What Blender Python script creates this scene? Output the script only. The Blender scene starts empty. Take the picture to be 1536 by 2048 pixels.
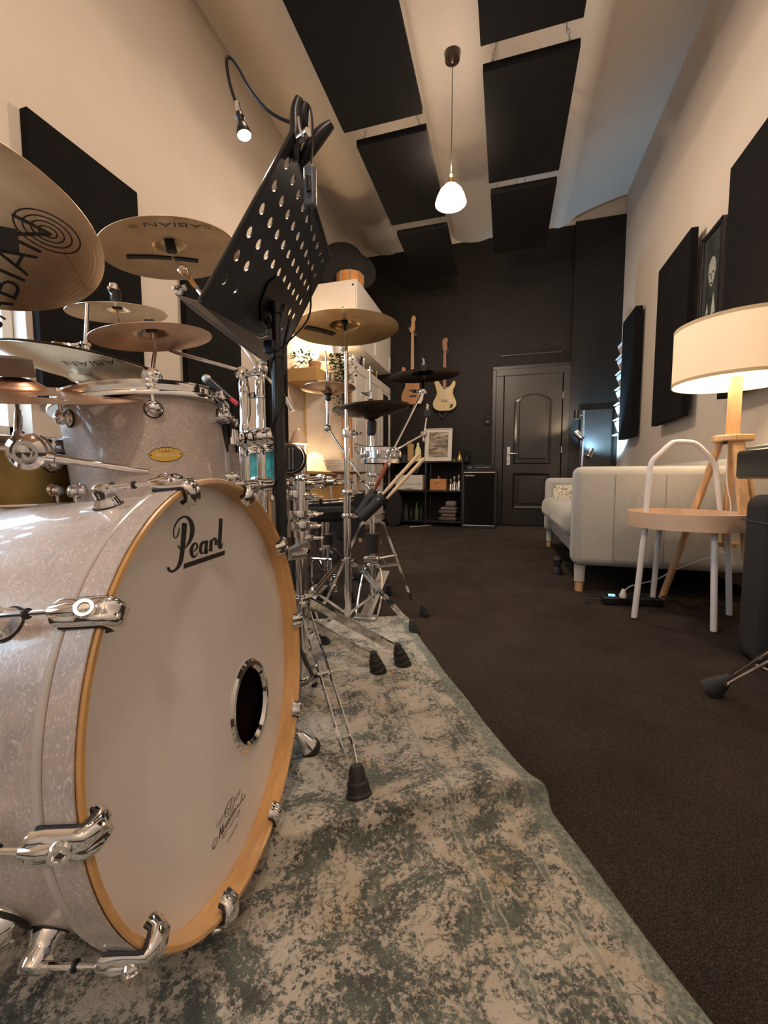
import bpy, bmesh, math, random
from mathutils import Vector as V, Matrix as MX
random.seed(4)
S = bpy.context.scene
COL = S.collection
PI = math.pi
# ------------------------------------------------------------- camera
FPX = 830.0; CAMH = 0.64
PITCH = math.atan((1024-960)/FPX)
YAW = math.atan((1010-768)*math.cos(PITCH)/FPX)
CAMP = V((0, 0, CAMH))
FW = V((-math.sin(YAW)*math.cos(PITCH), math.cos(YAW)*math.cos(PITCH), -math.sin(PITCH)))
RT = V((math.cos(YAW), math.sin(YAW), 0)); UP = RT.cross(FW)
cam = bpy.data.cameras.new('camera'); camo = bpy.data.objects.new('camera', cam); COL.objects.link(camo)
cam.sensor_fit = 'VERTICAL'; cam.sensor_height = 36; cam.lens = 36*FPX/2048; cam.clip_start = .02
camo.matrix_world = MX(((RT.x, UP.x, -FW.x, 0), (RT.y, UP.y, -FW.y, 0), (RT.z, UP.z, -FW.z, CAMH), (0, 0, 0, 1)))
S.camera = camo
# ------------------------------------------------------------- world, lights, exposure
w = bpy.data.worlds.new('sky'); S.world = w; w.use_nodes = True
w.node_tree.nodes['Background'].inputs[0].default_value = (.50, .72, 1.0, 1)
w.node_tree.nodes['Background'].inputs[1].default_value = 5.0
S.view_settings.view_transform = 'Standard'; S.view_settings.look = 'None'
S.view_settings.exposure = 0.24; S.view_settings.gamma = 1; S.view_settings.use_curve_mapping = False
WARM = (1, .79, .61)
def area(loc, aim, sx, sy, power, color, name):
    l = bpy.data.lights.new(name, 'AREA'); l.shape = 'RECTANGLE'; l.size = sx; l.size_y = sy; l.energy = power; l.color = color
    o = bpy.data.objects.new(name, l); COL.objects.link(o); o.location = loc
    o.rotation_euler = (V(aim)-V(loc)).to_track_quat('-Z', 'Y').to_euler(); return o
def bulb(loc, power, color=WARM, r=.04, name='bulb_light'):
    l = bpy.data.lights.new(name, 'POINT'); l.energy = power; l.color = color; l.shadow_soft_size = r
    o = bpy.data.objects.new(name, l); COL.objects.link(o); o.location = loc; return o

def P(x, y, d=None, X=None, Y=None, Z=None):
    """world point seen at photo pixel (x, y), at a given depth or on a given plane"""
    r = FW + RT*((x-768)/FPX) - UP*((y-1024)/FPX)
    if d is not None: t = d
    elif X is not None: t = (X-CAMP.x)/r.x
    elif Y is not None: t = (Y-CAMP.y)/r.y
    else: t = (Z-CAMP.z)/r.z
    return CAMP + r*t
def ray(x, y): return FW + RT*((x-768)/FPX) - UP*((y-1024)/FPX)
def plane_hit(x, y, o, n):
    r = ray(x, y); return CAMP + r*((o-CAMP).dot(n)/r.dot(n))

# ------------------------------------------------------------- materials
def nodes(name):
    m = bpy.data.materials.new(name); m.use_nodes = True
    nt = m.node_tree; return m, nt, nt.nodes['Principled BSDF']
def N(nt, t, **k):
    n = nt.nodes.new(t)
    for a, b in k.items():
        if a.startswith('i_'): n.inputs[int(a[2:]) if a[2:].isdigit() else a[2:]].default_value = b
        else: setattr(n, a, b)
    return n
def ramp(nt, src, stops, interp='LINEAR'):
    r = nt.nodes.new('ShaderNodeValToRGB'); r.color_ramp.interpolation = interp
    e = r.color_ramp.elements
    while len(e) < len(stops): e.new(.5)
    for el, (p, c) in zip(e, stops): el.position = p; el.color = (*c, 1) if len(c) == 3 else c
    nt.links.new(src, r.inputs[0]); return r
def noise(nt, scale, detail=3, rough=.5, vec=None, dist=0):
    n = nt.nodes.new('ShaderNodeTexNoise'); n.inputs['Scale'].default_value = scale
    n.inputs['Detail'].default_value = detail; n.inputs['Roughness'].default_value = rough; n.inputs['Distortion'].default_value = dist
    if vec is None:
        tc = nt.nodes.new('ShaderNodeTexCoord'); vec = tc.outputs['Object']
    nt.links.new(vec, n.inputs['Vector']); return n
def bump(nt, b, src, strength, dist=.01):
    n = nt.nodes.new('ShaderNodeBump'); n.inputs['Strength'].default_value = strength; n.inputs['Distance'].default_value = dist
    nt.links.new(src, n.inputs['Height']); nt.links.new(n.outputs[0], b.inputs['Normal']); return n
def mat(name, col, rough=.5, metal=0, var=0, vs=20, bmp=0, bs=60, coat=0, emit=None, es=1, trans=0, sheen=0, bd=.01, stretch=None, spec=None):
    m, nt, b = nodes(name)
    b.inputs['Base Color'].default_value = (*col, 1); b.inputs['Roughness'].default_value = rough; b.inputs['Metallic'].default_value = metal
    b.inputs['Coat Weight'].default_value = coat; b.inputs['Coat Roughness'].default_value = .08
    b.inputs['Transmission Weight'].default_value = trans; b.inputs['Sheen Weight'].default_value = sheen
    if spec is not None: b.inputs['Specular IOR Level'].default_value = spec
    if emit: b.inputs['Emission Color'].default_value = (*emit, 1); b.inputs['Emission Strength'].default_value = es
    vec = None
    if stretch:
        tc = nt.nodes.new('ShaderNodeTexCoord'); mp = nt.nodes.new('ShaderNodeMapping'); mp.inputs['Scale'].default_value = stretch
        nt.links.new(tc.outputs['Object'], mp.inputs[0]); vec = mp.outputs[0]
    if var:
        n = noise(nt, vs, 4, .6, vec, .3)
        r = ramp(nt, n.outputs[0], [(.3, [c*(1-var) for c in col]), (.7, [min(1, c*(1+var)) for c in col])])
        nt.links.new(r.outputs[0], b.inputs['Base Color'])
    if bmp:
        n = noise(nt, bs, 5, .6, vec); bump(nt, b, n.outputs[0], bmp, bd)
    return m
M = {}
M['chrome'] = mat('chrome', (.86, .85, .84), .07, 1)
M['steel'] = mat('steel', (.62, .6, .58), .22, 1, var=.08, vs=60)
M['satin'] = mat('satin_zinc', (.50, .49, .47), .35, 1)
M['blackmetal'] = mat('black_metal', (.012, .012, .014), .38, 0, coat=.15)
M['gunmetal'] = mat('gunmetal', (.035, .033, .032), .28, .7)
M['rubber'] = mat('black_rubber', (.013, .012, .012), .6, bmp=.2, bs=300)
M['plastic'] = mat('black_plastic', (.009, .010, .0125), .3)
M['foam'] = mat('dark_foam_fabric', (.0062, .0055, .0055), .95, bmp=.5, bs=900, bd=.002, var=.15, vs=8, spec=.15)
M['felt'] = mat('grey_felt', (.05, .05, .055), .95, bmp=.4, bs=400)
M['cream'] = mat('cream_plaster', (.56, .485, .41), .85, var=.03, vs=2.5, bmp=.06, bs=14, spec=.25)
M['ceil'] = mat('ceiling_plaster', (.56, .505, .445), .85, var=.025, vs=2, bmp=.1, bs=6, spec=.25)
M['darkwall'] = mat('dark_brown_wall_paint', (.0105, .0084, .0068), .55, var=.2, vs=3, bmp=.12, bs=45, spec=.22)
M['darkdoor'] = mat('dark_gloss_door_paint', (.0145, .0115, .0092), .38, var=.12, vs=4, bmp=.08, bs=70)
M['wood'] = mat('beech_wood', (.62, .38, .19), .45, var=.22, vs=9, stretch=(6, 6, .8))
M['hoopwood'] = mat('natural_maple_hoop', (.60, .34, .13), .3, var=.16, vs=14, coat=.5, stretch=(1, 1, 6))
M['maple'] = mat('amber_maple', (.62, .31, .075), .3, var=.18, vs=9, coat=.5, stretch=(1, 1, 5))
M['paleply'] = mat('pale_ply', (.66, .47, .33), .5, var=.08, vs=10)
M['whitemetal'] = mat('white_powder_coat', (.76, .74, .74), .4)
M['whitecab'] = mat('white_cabinet_board', (.70, .64, .58), .45)
M['shade'] = mat('linen_shade', (.82, .68, .48), .8, emit=(1, .62, .33), es=.33, bmp=.2, bs=500, bd=.002)
M['shadein'] = mat('shade_lining', (.9, .85, .75), .8, emit=(1, .82, .55), es=1.3)
M['trim'] = mat('shade_trim', (.62, .46, .26), .8)
M['sofa'] = mat('sage_grey_upholstery', (.42, .41, .375), .92, var=.07, vs=160, bmp=.4, bs=700, bd=.002, sheen=.25)
M['leather'] = mat('seat_fabric', (.38, .37, .32), .7, var=.05, vs=30, sheen=.3)
M['blackfabric'] = mat('black_fabric', (.014, .013, .013), .9, bmp=.4, bs=300)
M['teal'] = mat('teal_pearl', (.05, .50, .62), .2, var=.45, vs=28, coat=.8)
M['brass'] = mat('aged_brass_shell', (.36, .25, .085), .33, .85, var=.3, vs=14, bmp=.15, bs=35)
M['gold'] = mat('gold_badge', (.75, .5, .12), .16, 1)
M['ink'] = mat('black_ink', (.012, .009, .008), .5)
M['greyink'] = mat('engraved_print', (.07, .045, .025), .5)
M['leaf'] = mat('dark_leaves', (.05, .09, .03), .6, var=.5, vs=20)
M['terra'] = mat('terracotta_pot', (.5, .25, .14), .8)
M['tan'] = mat('tan_wood_box', (.50, .31, .11), .5, var=.1, vs=8, stretch=(1, 5, 5))
M['orange'] = mat('orange_wood_box', (.55, .24, .07), .5, var=.12, vs=12)
M['white'] = mat('white_plastic', (.72, .68, .62), .45)
M['hole'] = mat('dark_recess', (.006, .005, .005), .8)
M['mirror'] = mat('glass_pane', (.9, .95, 1), .03, trans=1)
M['snarehead'] = mat('coated_drumhead', (.78, .76, .72), .6)
M['stick'] = mat('hickory_drumstick', (.72, .53, .36), .5, var=.08, vs=20, stretch=(3, 3, .6))
M['redstick'] = mat('red_brown_stick', (.26, .05, .02), .35, var=.4, vs=30)
M['silvermesh'] = mat('silver_mesh', (.45, .45, .44), .4, .9, bmp=.8, bs=500, bd=.002)
M['daylit_lip'] = mat('daylit_lip_grey', (.16, .16, .165), .35)  # daylight on the black ledge lip, put into its colour
M['red'] = mat('red_plastic', (.5, .02, .03), .4)
M['bulbglow'] = mat('glowing_bulb', (1, .9, .75), .5, emit=(1, .84, .62), es=28)
M['blueglow'] = mat('blue_glow', (.5, .8, 1), .5, emit=(.3, .7, 1), es=25)
M['warmglow'] = mat('warm_lens_glow', (1, .9, .75), .5, emit=(1, .78, .5), es=12)
M['frosted'] = mat('daylight_pane_glow', (.6, .75, .9), .6, emit=(.56, .78, 1), es=7)  # emission stands in for daylight coming through the panes

def pearl():
    m, nt, b = nodes('white_marine_pearl')
    tc = nt.nodes.new('ShaderNodeTexCoord'); mp = nt.nodes.new('ShaderNodeMapping'); mp.inputs['Scale'].default_value = (1, 1, 1.9); mp.inputs['Rotation'].default_value = (.4, .3, .7)
    nt.links.new(tc.outputs['Object'], mp.inputs[0])
    big = noise(nt, 13, 3, .6, tc.outputs['Object'], 1.2)
    base = ramp(nt, big.outputs[0], [(.3, (.40, .345, .325)), (.5, (.48, .41, .37)), (.7, (.52, .42, .36))])
    fl = noise(nt, 70, 4, .75, mp.outputs[0], 3.0)
    fr = ramp(nt, fl.outputs[0], [(.50, (0, 0, 0)), (.58, (.4, .4, .4)), (.66, (1, 1, 1))])
    mx = nt.nodes.new('ShaderNodeMixRGB'); mx.inputs[2].default_value = (.74, .68, .64, 1)
    nt.links.new(fr.outputs[0], mx.inputs[0]); nt.links.new(base.outputs[0], mx.inputs[1]); nt.links.new(mx.outputs[0], b.inputs['Base Color'])
    b.inputs['Roughness'].default_value = .35; b.inputs['Coat Weight'].default_value = .55; b.inputs['Coat Roughness'].default_value = .06
    b.inputs['Metallic'].default_value = .12
    return m
M['pearl'] = pearl()
def cymbal_mat(name, c1, c2, rough=.3, ring=260):
    m, nt, b = nodes(name)
    tc = nt.nodes.new('ShaderNodeTexCoord'); sp = nt.nodes.new('ShaderNodeSeparateXYZ'); nt.links.new(tc.outputs['Object'], sp.inputs[0])
    cb = nt.nodes.new('ShaderNodeCombineXYZ'); nt.links.new(sp.outputs[0], cb.inputs[0]); nt.links.new(sp.outputs[1], cb.inputs[1])
    ln = nt.nodes.new('ShaderNodeVectorMath'); ln.operation = 'LENGTH'; nt.links.new(cb.outputs[0], ln.inputs[0])
    r1 = nt.nodes.new('ShaderNodeCombineXYZ'); nt.links.new(ln.outputs['Value'], r1.inputs[0])
    nr = noise(nt, ring, 3, .6, r1.outputs[0]); nb = noise(nt, 9, 4, .6)
    nf = noise(nt, 55, 3, .7, None, .8)
    mx = ramp(nt, nb.outputs[0], [(.3, c1), (.72, c2)]); nt.links.new(mx.outputs[0], b.inputs['Base Color'])
    ad = nt.nodes.new('ShaderNodeMath'); ad.operation = 'ADD'; nt.links.new(nr.outputs[0], ad.inputs[0]); nt.links.new(nf.outputs[0], ad.inputs[1])
    bump(nt, b, ad.outputs[0], .28, .002)
    b.inputs['Metallic'].default_value = 1; b.inputs['Roughness'].default_value = rough
    return m
M['cym'] = cymbal_mat('bronze_cymbal', (.66, .45, .26), (.84, .63, .40), .38)
M['cymrose'] = cymbal_mat('rose_bronze_cymbal', (.68, .42, .28), (.84, .57, .40), .31)
M['cympale'] = cymbal_mat('pale_brilliant_cymbal', (.70, .58, .42), (.88, .76, .57), .28)
M['cymgold'] = cymbal_mat('yellow_bronze_cymbal', (.64, .45, .19), (.84, .63, .31), .28)
M['cymdark'] = cymbal_mat('dark_brown_cymbal', (.07, .05, .035), (.2, .14, .09), .3)
M['cymblack'] = cymbal_mat('black_cymbal', (.012, .011, .011), (.05, .04, .035), .25)

def carpet():
    m, nt, b = nodes('dark_brown_carpet')
    n = noise(nt, 420, 4, .75); n2 = noise(nt, 5, 4, .6); n3 = noise(nt, 90, 3, .7)
    r = ramp(nt, n.outputs[0], [(.33, (.014, .011, .009)), (.52, (.062, .050, .042)), (.70, (.18, .145, .12))])
    r2 = ramp(nt, n2.outputs[0], [(.3, (.72, .72, .72)), (.7, (1.1, 1.08, 1.05))])
    mx = nt.nodes.new('ShaderNodeMixRGB'); mx.blend_type = 'MULTIPLY'; mx.inputs[0].default_value = 1
    nt.links.new(r.outputs[0], mx.inputs[1]); nt.links.new(r2.outputs[0], mx.inputs[2]); nt.links.new(mx.outputs[0], b.inputs['Base Color'])
    ad = nt.nodes.new('ShaderNodeMath'); ad.operation = 'ADD'; nt.links.new(n.outputs[0], ad.inputs[0]); nt.links.new(n3.outputs[0], ad.inputs[1])
    bump(nt, b, ad.outputs[0], .9, .008); b.inputs['Roughness'].default_value = 1; b.inputs['Specular IOR Level'].default_value = .1
    return m
M['carpet'] = carpet()

def rugmat():
    """faded oriental rug: x = distance in from the right hand edge, y = along it"""
    m, nt, b = nodes('faded_oriental_rug')
    L = nt.links.new
    tc = nt.nodes.new('ShaderNodeTexCoord'); OB = tc.outputs['Object']
    sp = nt.nodes.new('ShaderNodeSeparateXYZ'); L(OB, sp.inputs[0])
    def mth(op, a, b_=None, c=None, cl=False):
        n = nt.nodes.new('ShaderNodeMath'); n.operation = op; n.use_clamp = cl
        for i, q in enumerate((a, b_, c)):
            if q is None: continue
            if isinstance(q, (int, float)): n.inputs[i].default_value = q
            else: L(q, n.inputs[i])
        return n.outputs[0]
    def mix(f, a, c):
        n = nt.nodes.new('ShaderNodeMixRGB')
        L(f, n.inputs[0]) if not isinstance(f, float) else setattr(n.inputs[0], 'default_value', f)
        for i, q in ((1, a), (2, c)):
            if isinstance(q, tuple): n.inputs[i].default_value = (*q, 1)
            else: L(q, n.inputs[i])
        return n.outputs[0]
    wob = noise(nt, 60, 2, .5); x = mth('ADD', sp.outputs[0], mth('MULTIPLY', mth('SUBTRACT', wob.outputs[0], .5), .008))
    base = ramp(nt, noise(nt, 7, 6, .7).outputs[0], [(.3, (.52, .38, .20)), (.44, (.58, .51, .41)), (.7, (.70, .645, .56))]).outputs[0]
    # large worn blotches of dark teal, with a broken edge
    b1 = noise(nt, 10, 8, .74, None, .6); fine = noise(nt, 130, 4, .85)
    s1 = mth('ADD', b1.outputs[0], mth('MULTIPLY', mth('SUBTRACT', fine.outputs[0], .5), .75))
    fade = mth('SUBTRACT', 1.0, mth('MULTIPLY', sp.outputs[1], .30), cl=True)
    k1 = ramp(nt, mth('ADD', s1, mth('MULTIPLY', mth('SUBTRACT', fade, .75), .13)), [(.505, (0, 0, 0)), (.575, (1, 1, 1))]).outputs[0]
    dark = ramp(nt, noise(nt, 20, 3, .6).outputs[0], [(.35, (.013, .020, .021)), (.5, (.032, .055, .050)), (.7, (.10, .14, .11))]).outputs[0]
    c = mix(mth('MULTIPLY', k1, .92), base, dark)
    # small scrolling motifs
    vo = nt.nodes.new('ShaderNodeTexVoronoi'); vo.feature = 'DISTANCE_TO_EDGE'; vo.inputs['Scale'].default_value = 34
    ds = nt.nodes.new('ShaderNodeVectorMath'); ds.operation = 'ADD'; sc = nt.nodes.new('ShaderNodeVectorMath'); sc.operation = 'SCALE'; sc.inputs['Scale'].default_value = .05
    L(noise(nt, 18, 3, .6).outputs['Color'], sc.inputs[0]); L(OB, ds.inputs[0]); L(sc.outputs[0], ds.inputs[1]); L(ds.outputs[0], vo.inputs['Vector'])
    cn = noise(nt, 24, 3, .55, None, 1.2); line = ramp(nt, mth('ABSOLUTE', mth('SUBTRACT', cn.outputs[0], .5)), [(.012, (1, 1, 1)), (.035, (0, 0, 0))]).outputs[0]
    msk = ramp(nt, noise(nt, 26, 3, .7).outputs[0], [(.44, (0, 0, 0)), (.54, (1, 1, 1))]).outputs[0]
    c = mix(mth('MULTIPLY', mth('MULTIPLY', line, msk), .75), c, (.20, .22, .175))
    # border bands and thin lines
    def band(p, wd, soft=.0015):
        return mth('SUBTRACT', 1.0, mth('DIVIDE', mth('SUBTRACT', mth('ABSOLUTE', mth('SUBTRACT', x, p)), wd), soft), cl=True)
    worn = ramp(nt, noise(nt, 40, 4, .7).outputs[0], [(.35, (.25, .25, .25)), (.6, (1, 1, 1))]).outputs[0]
    edge = mth('SUBTRACT', 1.0, mth('DIVIDE', mth('SUBTRACT', x, mth('ADD', .012, mth('MULTIPLY', wob.outputs[0], .05))), .015), cl=True)
    egr = ramp(nt, fine.outputs[0], [(.40, (.05, .085, .075)), (.49, (.15, .20, .165)), (.60, (.42, .44, .35))]).outputs[0]
    c = mix(mth('MULTIPLY', edge, .85), c, egr)
    for p in (.088, .100, .192, .209):
        c = mix(mth('MULTIPLY', mth('MULTIPLY', band(p, .0010), worn), .6), c, (.66, .62, .50))
    for p in (.094, .2005):
        c = mix(mth('MULTIPLY', mth('MULTIPLY', band(p, .004), worn), .6), c, (.23, .29, .24))
    L(c, b.inputs['Base Color'])
    pile = noise(nt, 330, 4, .8); p2 = noise(nt, 90, 4, .7)
    bump(nt, b, mth('ADD', mth('ADD', pile.outputs[0], p2.outputs[0]), mth('MULTIPLY', k1, -.35)), .8, .006)
    b.inputs['Roughness'].default_value = 1; b.inputs['Sheen Weight'].default_value = .2; b.inputs['Specular IOR Level'].default_value = .1
    return m
M['rug'] = rugmat()
def headmat():
    m, nt, b = nodes('white_bass_drumhead')
    n = noise(nt, 3, 3, .6)
    r = ramp(nt, n.outputs[0], [(.3, (.72, .665, .63)), (.7, (.77, .72, .69))]); nt.links.new(r.outputs[0], b.inputs['Base Color'])
    b.inputs['Roughness'].default_value = .38; b.inputs['Coat Weight'].default_value = .15; b.inputs['Coat Roughness'].default_value = .25
    return m
M['head'] = headmat()

# ------------------------------------------------------------- geometry helpers
MW = {}
I4 = MX.Identity(4)
def frame(ax):
    ax = V(ax).normalized(); t = V((0, 0, 1)) if abs(ax.z) < .9 else V((1, 0, 0))
    a = t.cross(ax).normalized(); return a, ax.cross(a), ax
class G:
    def __init__(s): s.v = []; s.f = []
    def add(s, vs, fs):
        k = len(s.v); s.v += [V(q) for q in vs]; s.f += [[i+k for i in f] for f in fs]; return s
    def box(s, c, sz, R=None):
        c = V(c); h = V(sz)/2; vs = []
        for i in range(8):
            q = V(((1 if i & 1 else -1)*h.x, (1 if i & 2 else -1)*h.y, (1 if i & 4 else -1)*h.z))
            vs.append(c + (R @ q if R else q))
        return s.add(vs, [(0, 2, 3, 1), (4, 5, 7, 6), (0, 1, 5, 4), (2, 6, 7, 3), (0, 4, 6, 2), (1, 3, 7, 5)])
    def ab(s, a, b): a = V(a); b = V(b); return s.box((a+b)/2, (abs(b.x-a.x), abs(b.y-a.y), abs(b.z-a.z)))
    def beam(s, p, q, wd, th, side=(0, 0, 1)):
        p = V(p); q = V(q); z = (q-p).normalized(); x = V(side); x = (x - z*x.dot(z)).normalized(); y = z.cross(x)
        R = MX((x, y, z)).transposed(); return s.box((p+q)/2, (wd, th, (q-p).length), R)
    def tube(s, pts, r, n=10, cap=True):
        pts = [V(p) for p in pts]; m = len(pts); rs = r if isinstance(r, (list, tuple)) else [r]*m
        tg = [(pts[min(i+1, m-1)]-pts[max(i-1, 0)]).normalized() for i in range(m)]
        a, b, _ = frame(tg[0]); vs = []
        for i in range(m):
            if i:
                a = (a - tg[i]*a.dot(tg[i])).normalized(); b = tg[i].cross(a)
            for k in range(n):
                t = 2*PI*k/n; vs.append(pts[i] + (a*math.cos(t)+b*math.sin(t))*rs[i])
        fs = [(i*n+k, i*n+(k+1) % n, (i+1)*n+(k+1) % n, (i+1)*n+k) for i in range(m-1) for k in range(n)]
        if cap: fs += [list(range(n))[::-1], list(range((m-1)*n, m*n))]
        return s.add(vs, fs)
    def loop(s, pts, r, n=6):
        pts = [V(p) for p in pts]; m = len(pts); vs = []; c = sum(pts, V())/m
        nn = (pts[0]-c).cross(pts[m//4]-c).normalized()
        for i in range(m):
            tg = (pts[(i+1) % m]-pts[i-1]).normalized(); o = tg.cross(nn).normalized()
            for k in range(n):
                t = 2*PI*k/n; vs.append(pts[i] + (o*math.cos(t)+nn*math.sin(t))*r)
        return s.add(vs, [(i*n+k, i*n+(k+1) % n, ((i+1) % m)*n+(k+1) % n, ((i+1) % m)*n+k) for i in range(m) for k in range(n)])
    def lathe(s, prof, c=(0, 0, 0), ax=(0, 0, 1), n=32, closed=False):
        c = V(c); a, b, z = frame(ax) if tuple(ax) != (0, 0, 1) else (V((1, 0, 0)), V((0, 1, 0)), V((0, 0, 1)))
        vs = []; m = len(prof)
        for r, h in prof:
            for k in range(n):
                t = 2*PI*k/n; vs.append(c + z*h + (a*math.cos(t)+b*math.sin(t))*max(r, 1e-5))
        seg = m if closed else m-1
        fs = [(i*n+k, i*n+(k+1) % n, ((i+1) % m)*n+(k+1) % n, ((i+1) % m)*n+k) for i in range(seg) for k in range(n)]
        if not closed:
            if prof[0][0] > 2e-4: fs.append(list(range(n))[::-1])
            if prof[-1][0] > 2e-4: fs.append(list(range((m-1)*n, m*n)))
        return s.add(vs, fs)
    def openlathe(s, prof, c=(0, 0, 0), ax=(0, 0, 1), n=32):
        k0 = len(s.f); s.lathe(prof, c, ax, n)
        s.f = [f for i, f in enumerate(s.f) if i < k0 or len(f) == 4]; return s
    def prism(s, poly, o, ux, uy, t):
        o = V(o); ux = V(ux); uy = V(uy); nz = ux.cross(uy).normalized()*t; m = len(poly)
        vs = [o+ux*a+uy*b for a, b in poly]; vs += [q+nz for q in vs]
        return s.add(vs, [list(range(m))[::-1], list(range(m, 2*m))]+[(i, (i+1) % m, m+(i+1) % m, m+i) for i in range(m)])
    def ball(s, c, r, n=14, sc=(1, 1, 1)):
        c = V(c); k = n//2; vs = []
        for i in range(k+1):
            p = PI*i/k
            for j in range(n):
                t = 2*PI*j/n; vs.append(c+V((math.sin(p)*math.cos(t)*r*sc[0], math.sin(p)*math.sin(t)*r*sc[1], math.cos(p)*r*sc[2])))
        return s.add(vs, [(i*n+j, i*n+(j+1) % n, (i+1)*n+(j+1) % n, (i+1)*n+j) for i in range(k) for j in range(n)])
    def xf(s, m): s.v = [m @ q for q in s.v]; return s
    def build(s, name, m, parent=None, world=True, smooth=35, bevel=0, seg=2, label=None, cat=None, group=None, kind=None, M0=None, twosided=False):
        if parent is not None:
            pm = MW[parent.name]
            if world: im = pm.inverted(); vs = [im @ q for q in s.v]
            else: vs = s.v
            loc = None; mw = pm
        elif M0 is not None:
            vs = s.v if not world else [M0.inverted() @ q for q in s.v]; loc = None; mw = M0
        else:
            mn = V([min(q[i] for q in s.v) for i in range(3)]); mxx = V([max(q[i] for q in s.v) for i in range(3)])
            loc = V(((mn.x+mxx.x)/2, (mn.y+mxx.y)/2, mn.z)); vs = [q-loc for q in s.v]; mw = MX.Translation(loc)
        me = bpy.data.meshes.new(name); me.from_pydata([tuple(q) for q in vs], [], s.f)
        bm = bmesh.new(); bm.from_mesh(me); bmesh.ops.remove_doubles(bm, verts=bm.verts, dist=1e-6)
        if not twosided: bmesh.ops.recalc_face_normals(bm, faces=bm.faces)
        bm.to_mesh(me); bm.free()
        if smooth:
            me.polygons.foreach_set('use_smooth', [True]*len(me.polygons)); me.set_sharp_from_angle(angle=math.radians(smooth))
        me.materials.append(M[m] if isinstance(m, str) else m)
        o = bpy.data.objects.new(name, me); COL.objects.link(o)
        if parent is not None: o.parent = parent
        elif M0 is not None: o.matrix_world = M0
        else: o.location = loc
        MW[o.name] = mw
        if bevel:
            b = o.modifiers.new('bevel', 'BEVEL'); b.width = bevel; b.segments = seg; b.limit_method = 'ANGLE'; b.angle_limit = .6
            b.harden_normals = False
        tag(o, label, cat, group, kind); return o
def tag(o, label=None, cat=None, group=None, kind=None):
    if label: o['label'] = label
    if cat: o['category'] = cat
    if group: o['group'] = group
    if kind: o['kind'] = kind
    return o
def thing(name, label, cat, loc=(0, 0, 0), group=None, mat4=None):
    o = bpy.data.objects.new(name, None); COL.objects.link(o); o.empty_display_size = .05
    m = mat4 if mat4 is not None else MX.Translation(V(loc)); o.matrix_world = m; MW[o.name] = m
    return tag(o, label, cat, group)
def axmat(c, n, xdir=None):
    n = V(n).normalized()
    if xdir is None: x, y, _ = frame(n)
    else:
        x = V(xdir); x = (x-n*x.dot(n)).normalized(); y = n.cross(x)
    m = MX((x, y, n)).transposed().to_4x4(); m.translation = V(c); return m
def dup(o, rotz=0, loc=None):
    """copy a part under the same parent, turned about the parent's axis"""
    c = o.copy(); COL.objects.link(c); c.parent = o.parent; c.rotation_euler = (0, 0, rotz)
    if loc is not None: c.location = loc
    MW[c.name] = MW[o.name]
    for ch in list(o.children):
        d = ch.copy(); COL.objects.link(d); d.parent = c; MW[d.name] = MW[o.name]
    return c
_tc = {}
def text2d(s, size=1.0, bold=0, shear=0):
    key = (s, size, bold, shear)
    if key not in _tc:
        cu = bpy.data.curves.new('lettering', 'FONT'); cu.body = s; cu.size = size; cu.offset = bold; cu.shear = shear; cu.align_x = 'CENTER'; cu.align_y = 'CENTER'
        o = bpy.data.objects.new('lettering', cu); COL.objects.link(o)
        dg = bpy.context.evaluated_depsgraph_get(); me = o.evaluated_get(dg).to_mesh()
        _tc[key] = ([tuple(q.co[:2]) for q in me.vertices], [list(p.vertices) for p in me.polygons])
        bpy.data.objects.remove(o); bpy.data.curves.remove(cu)
    return _tc[key]
def ribbon(pts, ws):
    """flat 2D stroke with varying width -> verts, faces"""
    m = len(pts); vs = []; fs = []
    for i in range(m):
        a = V(pts[max(i-1, 0)]); b = V(pts[min(i+1, m-1)]); t = (b-a).normalized(); n = V((-t.y, t.x)); h = (ws[i] if isinstance(ws, (list, tuple)) else ws)/2
        p = V(pts[i]); vs += [tuple(p+n*h), tuple(p-n*h)]
    for i in range(m-1): fs.append((2*i, 2*i+1, 2*i+3, 2*i+2))
    return vs, fs
def spline(pts, k=6, closed=False):
    pts = [V(p) for p in pts]; m = len(pts); out = []
    for i in range(m if closed else m-1):
        g = lambda j: pts[j % m] if closed else pts[max(0, min(m-1, j))]
        a, b, c, d = g(i-1), g(i), g(i+1), g(i+2)
        for q in range(k):
            t = q/k; out.append(.5*((2*b)+(c-a)*t+(2*a-5*b+4*c-d)*t*t+(3*b-a-3*c+d)*t**3))
    if not closed: out.append(pts[-1])
    return out
# ============================================================= ROOM
XL, XR, YB, YF = -2.3, 1.38, 6.1, -2.6
ZT = 4.3
def st(name, g, m, **k): return g.build(name, m, kind='structure', **k)
st('floor', G().ab((XL-.5, YF-.1, -.06), (XR+.2, YB+.2, 0)), 'carpet', smooth=0)
st('wall_right', G().ab((XR, YF, 0), (XR+.15, YB+.2, ZT)), 'cream', smooth=0)
st('wall_front', G().ab((XL-.3, YF-.15, 0), (XR+.2, YF, ZT)), 'cream', smooth=0)
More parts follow.
